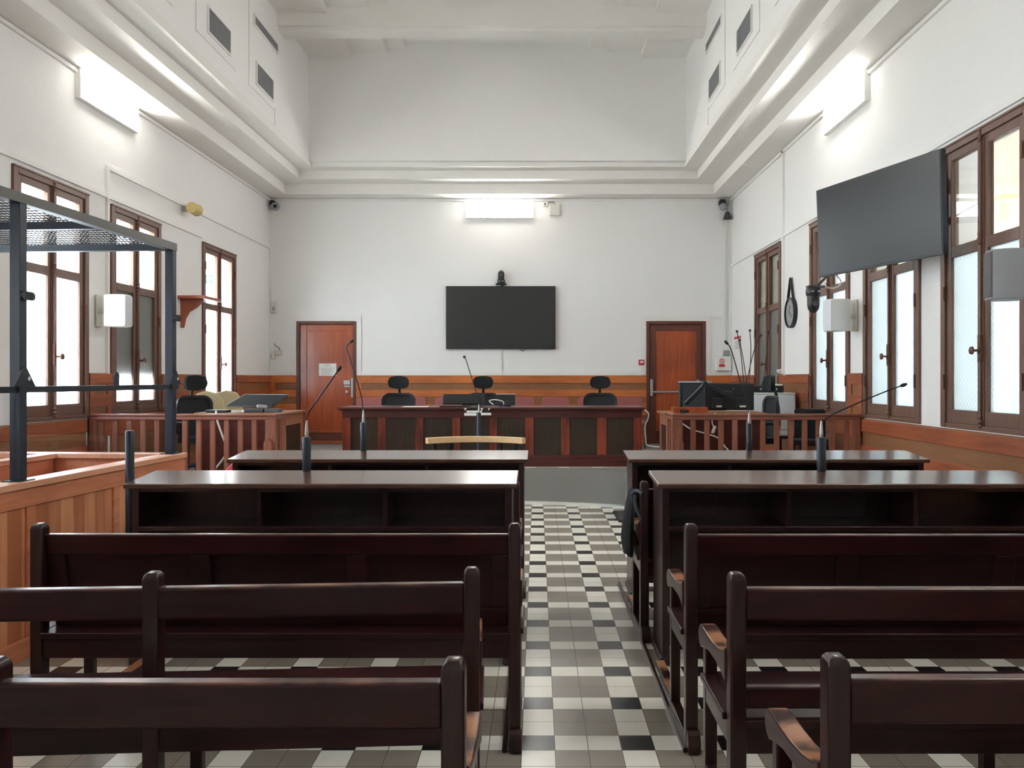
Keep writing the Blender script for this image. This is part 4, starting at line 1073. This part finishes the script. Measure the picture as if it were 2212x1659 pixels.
# cream chairs
def make_cream(label, loc, rot):
    t = thing('cream_chair', label, 'chair', loc, rot, 'cream backed chairs behind the left balustrade')
    B = lambda m, n, mat, **k: m.build(n, mat, t, world=False, **k)
    pts = [(-.20, .48), (-.22, .7), (-.20, .86), (-.13, .965), (0, 1.0), (.13, .965), (.20, .86), (.22, .7), (.20, .48)]
    B(MB().prism(pts, 'Y', .20, .25), 'backrest', 'cream', bevel=.018)
    B(MB().prism([(x*.86, .02+z*.97) for x, z in pts], 'Y', .17, .199), 'back_pad', 'black', bevel=.012)
    B(MB().box(-.22, .22, -.24, .165, .42, .50), 'seat', 'black', bevel=.02)
    for sx in (-.22, .22):
        for sy in (-.22, .2): B(MB().tube([(sx, sy, .42), (sx, sy, 0)], .013, 8), 'leg', 'black', smooth=True)
    return t
CR = make_cream('cream backed chair nearest the far left window, right of the other cream chair', (-4.36, 11.22, DA), 0)
CR.rotation_euler.z = PI+.5
dup(CR, (-4.40, 10.6, DA), PI+.6, 'cream backed chair partly hidden behind the black office chair on the left')

# right clerk items
t = thing('desk_monitor', 'black monitor seen from behind on the right clerk desk, held by an arm', 'monitor', (2.2, 9.2, 1.25))
p, q = px(1521, 828, 9.15), px(1628, 886, 9.15)
MB().box(p.x, q.x, 9.13, 9.165, q.z, p.z).build('panel', 'black', t, bevel=.008)
MB().box(p.x+.08, q.x-.06, 9.105, 9.13, q.z+.02, q.z+.14).build('connector_bay', 'black', t, bevel=.004)
m = MB().box(p.x+.13, p.x+.19, 9.10, 9.105, q.z+.035, q.z+.055).box(q.x-.17, q.x-.1, 9.10, 9.105, q.z+.035, q.z+.055); m.build('stickers', 'paper', t)
m = MB()
for a, b in ((1569, 850), (1585, 860), (1585, 840), (1569, 860)): c_ = px(a, b, 9.12); m.lathe([(.006, 0), (.006, -.006)], (c_.x, 9.13, c_.z), 'Y', 8)
m.build('screws', 'metal', t)
MB().tube(bez([px(1562, 855, 9.09), px(1568, 868, 9.09), px(1570, 882, 9.09), px(1578, 884, 9.09), px(1586, 872, 9.09)], 5), .006, 6).build('cable', 'black', t, smooth=True)
t = thing('desk_monitor', 'grey monitor turned sideways at the left end of the right clerk desk', 'monitor', (1.78, 9.3, 1.24))
m = MB().obox((1.83, 9.33, 1.41), (.40, .04, .30), (0, 0, -.75)); m.build('panel', plain('matte_black_plastic', (30, 32, 36), .6, spec=.2), t, bevel=.006)
MB().obox((1.83, 9.33, 1.568), (.40, .09, .016), (0, 0, -.75)).build('top_edge', 'greyp', t)
MB().box(1.76, 1.9, 9.26, 9.42, 1.231, 1.262).build('stand', 'black', t)
t = thing('monitor_arm', 'black jointed double monitor arm clamped on the right clerk desk', 'monitor arm', (1.6, 8.95, 1.23))
D9 = 8.95
m = MB().tube([px(1470, 884, D9), px(1470, 828, D9)], [.022, .02], 10); m.build('column', 'tube', t, smooth=True)
def bar(a, b, D, w, h):
    p, q = px(*a, D), px(*b, D); l = (q-p).length; ang = math.atan2(q.z-p.z, q.x-p.x)
    return MB().obox(tuple((p+q)/2), (l, w, h), (0, -ang, 0))
bar((1480, 874), (1521, 832), D9-.03, .05, .042).build('lower_link', 'tube', t, bevel=.008)
bar((1523, 830), (1574, 855), D9-.03, .05, .05).build('upper_link', 'tube', t, bevel=.008)
MB().tube([px(1522, 824, D9-.03), px(1522, 838, D9-.03)], .03, 12).build('elbow_joint', 'tube', t, smooth=True)
p = px(1576, 852, D9); MB().box(p.x-.03, p.x+.03, D9-.05, 9.104, p.z-.04, p.z+.04).build('mount_head', 'black', t, bevel=.004)
MB().box(px(1466, 0, D9).x, px(1484, 0, D9).x, D9-.12, D9+.04, 1.231, 1.262).build('clamp', 'black', t, bevel=.004)
m = MB()
for k_, (a, b) in enumerate(((1470, 1472), (1477, 1474), (1483, 1475))): m.tube(bez([px(a, 884, 8.76), px(b, 900, 8.76), px(1473, 925, 8.76), px(1474+k_, 948, 8.76)], 4), .006, 6)
m.build('cables', 'black', t, smooth=True)
t = thing('wooden_tray', 'low red-brown wooden tray at the front of the right clerk desk', 'tray', (1.7, 8.9, 1.23))
MB().box(px(1454,0,8.88).x, px(1528,0,8.88).x, 8.85, 9.03, ZD, ZD+.06).build('tray_body', 'door', t, bevel=.003)
t = thing('power_strip', 'white power adapter hanging behind the right balustrade', 'adapter', (2.0, 8.75, .9))
MB().obox(tuple(px(1542, 928, 8.78)), (.03, .025, .085), (0, .35, 0)).build('adapter_body', 'white', t, bevel=.004)
MB().tube(bez([px(1542, 923, 8.78), px(1538, 912, 8.78), px(1540, 900, 8.78), (1.95, 8.79, 1.23)], 4), .005, 6).build('cord', 'white', t, smooth=True)
t = thing('network_cable', 'long white cable sagging behind the right balustrade', 'cable', (2.0, 8.75, .75))
MB().tube(bez([px(1474, 915, 8.78), px(1495, 928, 8.78), px(1530, 938, 8.78), px(1552, 947, 8.78), px(1566, 965, 8.78), px(1580, 985, 8.78), px(1584, 1040, 8.78)], 6), .008, 6).build('cord', 'white', t, smooth=True)
# copier, black box, microphones
t = thing('equipment_table', 'low black table under the white copier', 'table', (2.95, 10.7, DA))
MB().box(2.55, 3.35, 10.35, 11.0, .83, .865).build('table_top', 'black', t, bevel=.003)
for x in (2.58, 3.30):
    for y in (10.38, 10.94): MB().box(x, x+.03, y, y+.03, DA, .83).build('leg', 'black', t)
t = thing('copier', 'white office copier against the right wall by the window', 'copier', (2.95, 10.7, .865))
MB().box(2.58, 3.34, 10.38, 10.98, .865, 1.40).build('body', plain('copier_white', (226, 232, 240), .45), t, bevel=.012)
MB().box(2.62, 3.30, 10.368, 10.382, .95, 1.17).build('front_tray', 'offwhite', t, bevel=.006)
MB().box(2.58, 3.34, 10.38, 10.98, 1.402, 1.425).build('lid', 'white', t, bevel=.006)
t = thing('sound_rack', 'flat black audio rack on top of the white copier', 'audio rack', (2.95, 10.7, 1.425))
MB().box(2.60, 3.2, 10.42, 10.9, 1.4255, 1.515).build('case', 'black', t, bevel=.006)
m = MB()
for x in (2.9, 3.1): m.lathe([(.014, 0), (.014, -.012)], (x, 10.42, 1.47), 'Y', 12)
m.build('knobs', 'metal', t)
o = MB().box(3.02, 3.19, 10.45, 10.75, 1.5155, 1.535).build('paper_stack', 'paper'); tag(o, 'stack of white papers on the black audio rack', 'paper')
mics = [((1607, 828), (1600, 762), (1592, 716), 'tall thin microphone, second from left of the bundle on the audio rack'),
        ((1614, 828), (1606, 780), (1598, 735), 'short microphone crossing the second one of the bundle on the audio rack'),
        ((1618, 826), (1622, 760), (1620, 714), 'upright middle microphone of the bundle on the audio rack'),
        ((1612, 826), (1628, 760), (1643, 724), 'microphone leaning right in the bundle on the audio rack'),
        ((1648, 826), (1655, 770), (1660, 718), 'lone microphone right of the bundle, in front of the window')]
for (a, b, c_, lab) in mics:
    P_ = [px(*a, 10.6), px(*b, 10.6), px(*c_, 10.6)]; P_[0].z = 1.53
    t = thing('thin_microphone', lab, 'microphone', (P_[0].x, 10.6, 1.516), 0, 'thin gooseneck microphones on the audio rack')
    MB().tube(bez(P_, 6), .0055, 6).build('neck', 'black', t, smooth=True)
    MB().sphere(tuple(P_[-1]), .018, 10).build('capsule', 'black', t, smooth=True)
    MB().lathe([(.025, 0), (.02, .02), (.008, .05)], (P_[0].x, 10.6, 1.516), n=12).build('base', 'black', t, smooth=True)
t = thing('loose_cables', 'white and black cables rising behind the copier on the right wall', 'cable', (3.3, 11.0, 1.4))
MB().tube(bez([px(1708, 846, 11.02), px(1706, 825, 11.02), px(1698, 812, 11.02), px(1684, 805, 11.02), px(1679, 801, 11.02), px(1690, 799, 11.02)], 6), .014, 8).build('white_cord', 'white', t, smooth=True)
MB().tube(bez([px(1712, 846, 11.02), px(1710, 828, 11.02), px(1714, 812, 11.02)], 6), .016, 8).build('black_cord', 'black', t, smooth=True)
t = thing('visitor_chair', 'black visitor chair behind the right balustrade under the window', 'chair', (3.08, 9.1, DA))
MB().obox((3.12, 9.2, 1.08), (.34, .05, .36), (-.1, 0, -.4)).build('backrest', 'fabric', t, bevel=.03)
MB().obox((3.04, 8.98, .90), (.38, .36, .06), (0, 0, -.4)).build('seat', 'fabric', t, bevel=.02)
for dx, dy in ((-.18, -.16), (.18, -.16), (-.16, .18), (.2, .16)): MB().tube([(3.06+dx*.8, 9.02+dy*.8, .88), (3.06+dx, 9.02+dy, DA)], .012, 8).build('leg', 'black', t, smooth=True)
t = thing('carrier_bag', 'crumpled pale bag with green and red print on the court floor at right', 'bag', (2.5, 9.0, DA))
m = MB(); m.sphere((2.72, 8.7, DA+.17), .17, 12, (.9, .6, 1)); random.seed(3)
m.v = [(x+random.uniform(-.02, .02), y+random.uniform(-.02, .02), max(z+random.uniform(-.02, .02), DA+.002)) for x, y, z in m.v]
m.build('bag_body', 'paper', t); MB().obox((2.74, 8.60, DA+.2), (.16, .02, .06), (.6, 0, .1)).build('print', 'green', t)
t = thing('green_crate', 'low green grey crate under the copier table', 'crate', (3.1, 10.2, DA))
MB().box(3.0, 3.3, 10.0, 10.3, DA, DA+.2).build('crate_body', plain('olive_plastic', (110, 124, 84), .6), t, bevel=.005)
MB().box(2.99, 3.31, 9.99, 10.31, DA+.2, DA+.215).build('crate_rim', 'dgrey', t)

# ------------------------------------------------------------------ bag on the pew, floor plates, pink cloth
t = thing('shoulder_bag', 'black bag hung over the arm of the pew between the right desks', 'bag', (.60, 5.05, .45))
def blob(secs, n=12):
    m = MB(); vs = []
    for (x, y, z, rx, ry) in secs:
        for j in range(n): a = 2*PI*j/n; vs.append((x+rx*math.cos(a), y+ry*math.sin(a), z))
    k = len(secs); fs = [(i*n+j, (i+1)*n+j, (i+1)*n+(j+1)%n, i*n+(j+1)%n) for i in range(k-1) for j in range(n)]
    fs += [tuple(range(n)), tuple(reversed(range((k-1)*n, k*n)))]
    return m.add(vs, fs)
blob([(.605, 5.15, .90, .012, .04), (.602, 5.15, .86, .02, .08), (.594, 5.15, .78, .03, .11), (.584, 5.15, .68, .036, .13), (.578, 5.15, .58, .04, .14), (.582, 5.15, .51, .035, .13), (.592, 5.15, .48, .02, .1)]).build('bag_body', 'fabric', t, smooth=True)
m = MB().tube(bez([px(1368, 1085, 5.0), px(1366, 1066, 4.98), px(1378, 1060, 4.95), px(1388, 1068, 4.9)], 6), .012, 8)
m.tube(bez([px(1373, 1070, 4.92), px(1372, 1085, 4.92), px(1378, 1105, 4.92), px(1386, 1120, 4.92)], 6), .012, 8); m.build('strap', 'strap', t, smooth=True)
t = thing('floor_plate', 'flat dark framed plate on the tiles beside the farther right desk', 'floor plate', (1.15, 9.3, 0))
MB().box(.91, 1.32, 8.98, 9.64, 0, .025).build('frame', 'mat', t, bevel=.004)
MB().box(.94, 1.29, 9.01, 9.61, .025, .03).build('inlay', 'dgrey', t)
o = MB().obox((-2.55, 6.6, .9), (.16, .3, .03), (0, -.35, .5)).build('pink_folder', plain('pink_card', (214, 84, 110), .6)); 
bpy.data.objects.remove(o)
t = thing('pink_chair', 'plain chair with a bright pink back beyond the left end of the farther left desk', 'chair', (-2.55, 7.0, 0))
MB().prism([(-2.75, .62), (-2.74, .78), (-2.66, .865), (-2.52, .875), (-2.40, .80), (-2.38, .62)], 'Y', 7.0, 7.03).build('backrest', plain('bright_pink', (206, 84, 104), .6), t, bevel=.01)
MB().box(-2.76, -2.38, 7.03, 7.42, .43, .46).build('seat', 'black', t, bevel=.01)
for x in (-2.73, -2.41):
    MB().tube([(x, 7.02, .7), (x, 7.04, 0)], .012, 8).build('leg', 'metal', t, smooth=True); MB().tube([(x, 7.4, .43), (x, 7.4, 0)], .012, 8).build('leg', 'metal', t, smooth=True)

# ------------------------------------------------------------------ dock (wooden box) and steel cage
DK = (-2.795, 6.43, 0); RZ = math.radians(-3.58)
t = thing('dock_enclosure', 'orange cedar panelled dock enclosure along the left side', 'dock', DK, RZ)
B = lambda m, n, mat, **k: m.build(n, mat, t, world=False, **k)
YE = -4.6
def dock_wall_y(x0, x1, y0, y1, face, stiles):
    """wall running along y; face +1: panelled side towards +x"""
    MB_ = MB().box(x0+.035, x1-.035, y0, y1, .1, .975); B(MB_, 'infill_panel', 'orange')
    m = MB().box(x0+.02, x1-.02, y0, y1, .865, .975); B(m, 'upper_rail', 'cedarx', bevel=.004)
    B(MB().box(x0+.015, x1-.015, y0, y1, 0, .115), 'skirting', 'cedarx', bevel=.004)
    for s in stiles: B(MB().box(x0+.022, x1-.022, s-.035, s+.035, .115, .865), 'stile', 'cedarx', bevel=.003)
    B(MB().box(x0, x1, y0, y1, .975, 1.013), 'cap_rail', 'cap', bevel=.004)
dock_wall_y(-.15, 0, YE, 0, 1, [-.06, -.93, -1.78, -2.63, -3.48])
dock_wall_y(-1.13, -.99, YE, -.15, 1, [-.93, -1.78, -2.63, -3.48])
m = MB().box(-1.88, -.15, -.115, -.035, .1, .975); B(m, 'infill_panel', 'orange')
B(MB().box(-1.88, -.15, -.13, -.02, .865, .975), 'upper_rail', 'cedarx', bevel=.004)
B(MB().box(-1.80, -.15, -.15, 0, .975, 1.013), 'cap_rail', 'cap', bevel=.004)
B(MB().box(-1.8, -.15, -.13, -.02, 0, .115), 'skirting', 'cedarx', bevel=.004)

t = thing('security_cage', 'dark blue steel cage frame with mesh roof standing on the dock', 'cage', (DK[0], DK[1], 1.013), RZ)
B = lambda m, n, mat, **k: m.build(n, mat, t, world=False, **k)
z0, z1 = 0, 1.655   # local z starts at the cap
def post(x, y):
    p_ = B(MB().box(x-.032, x+.032, y-.03, y+.03, .006, z1-.055), 'post', 'steel', bevel=.004)
    MB().box(x-.055, x+.055, y-.065, y+.065, 0, .006).build('flange', 'steel', p_, world=False)
for y in (-.10, -1.80, -3.5): post(-.085, y)
post(-1.06, -3.5)
for x in (-.085, -1.74):
    m = MB().box(x-.03, x+.03, -3.55, -.06, z1-.055, z1) ; B(m, 'roof_beam', 'steel', bevel=.003)
B(MB().box(-.054, -.0505, -3.5, -.065, z1-.055, z1+.004), 'edge_strip', 'steel2')
for y in (-.10, -1.0, -1.9, -2.75, -3.5): B(MB().box(-1.71, -.115, y-.028, y+.028, z1-.055, z1-.002), 'cross_beam', 'steel', bevel=.003)
m = MB(); nx = 54; st = .0375; ny = int(3.4/st)
for i in range(nx):
    xc = -1.70+.03*i+.008; y = -.10
    pts = []
    for j in range(ny+1):
        pts.append((xc+(.0145 if j % 2 else -.0145), y-st*j))
    w = .0032
    vs = []; fs = []
    for (x, yy) in pts: vs += [(x-w, yy, z1-.005), (x+w, yy, z1-.005), (x+w, yy, z1+.001), (x-w, yy, z1+.001)]
    for j in range(ny):
        for c in range(4): a = j*4+c; b = j*4+(c+1)%4; fs.append((a, b, b+4, a+4))
    m.add(vs, fs)
B(m, 'roof_mesh', 'steel')
m = MB().box(-.10, -.07, -3.5, -.0, .508, .545); B(m, 'side_rail', 'steel', bevel=.003)
for y in (-.10, -1.80):
    m = MB().prism([(y-.09, .545), (y+.09, .545), (y+.01, .66), (y-.01, .66)], 'X', -.051, -.044); B(m, 'gusset', 'steel')
    B(MB().lathe([(.012, -.0005), (.012, .001)], (-.044, y+.035, .59), 'X', 12), 'gusset_hole', 'white')
m = MB().prism([(-.86, .545), (-.80, .545), (-.80, .61), (-.815, .635), (-.845, .635), (-.86, .61)], 'X', -.09, -.082); B(m, 'lug', 'steel')
for y in (-.10, -1.80):
    m = MB().lathe([(.028, 0), (.028, .012)], (-.053, y+.0, 1.07), 'X', 14); m.box(-.053, -.041, y, y+.06, 1.045, 1.095); m.lathe([(.025, 0), (.025, .012)], (-.053, y+.06, 1.07), 'X', 14); B(m, 'lug', 'steel')
MB().box(-.088, -.082, -3.47, -1.83, .006, .508).box(-.088, -.082, -1.77, -.13, .006, .508).build('clear_panel', 'perspex', t, world=False)
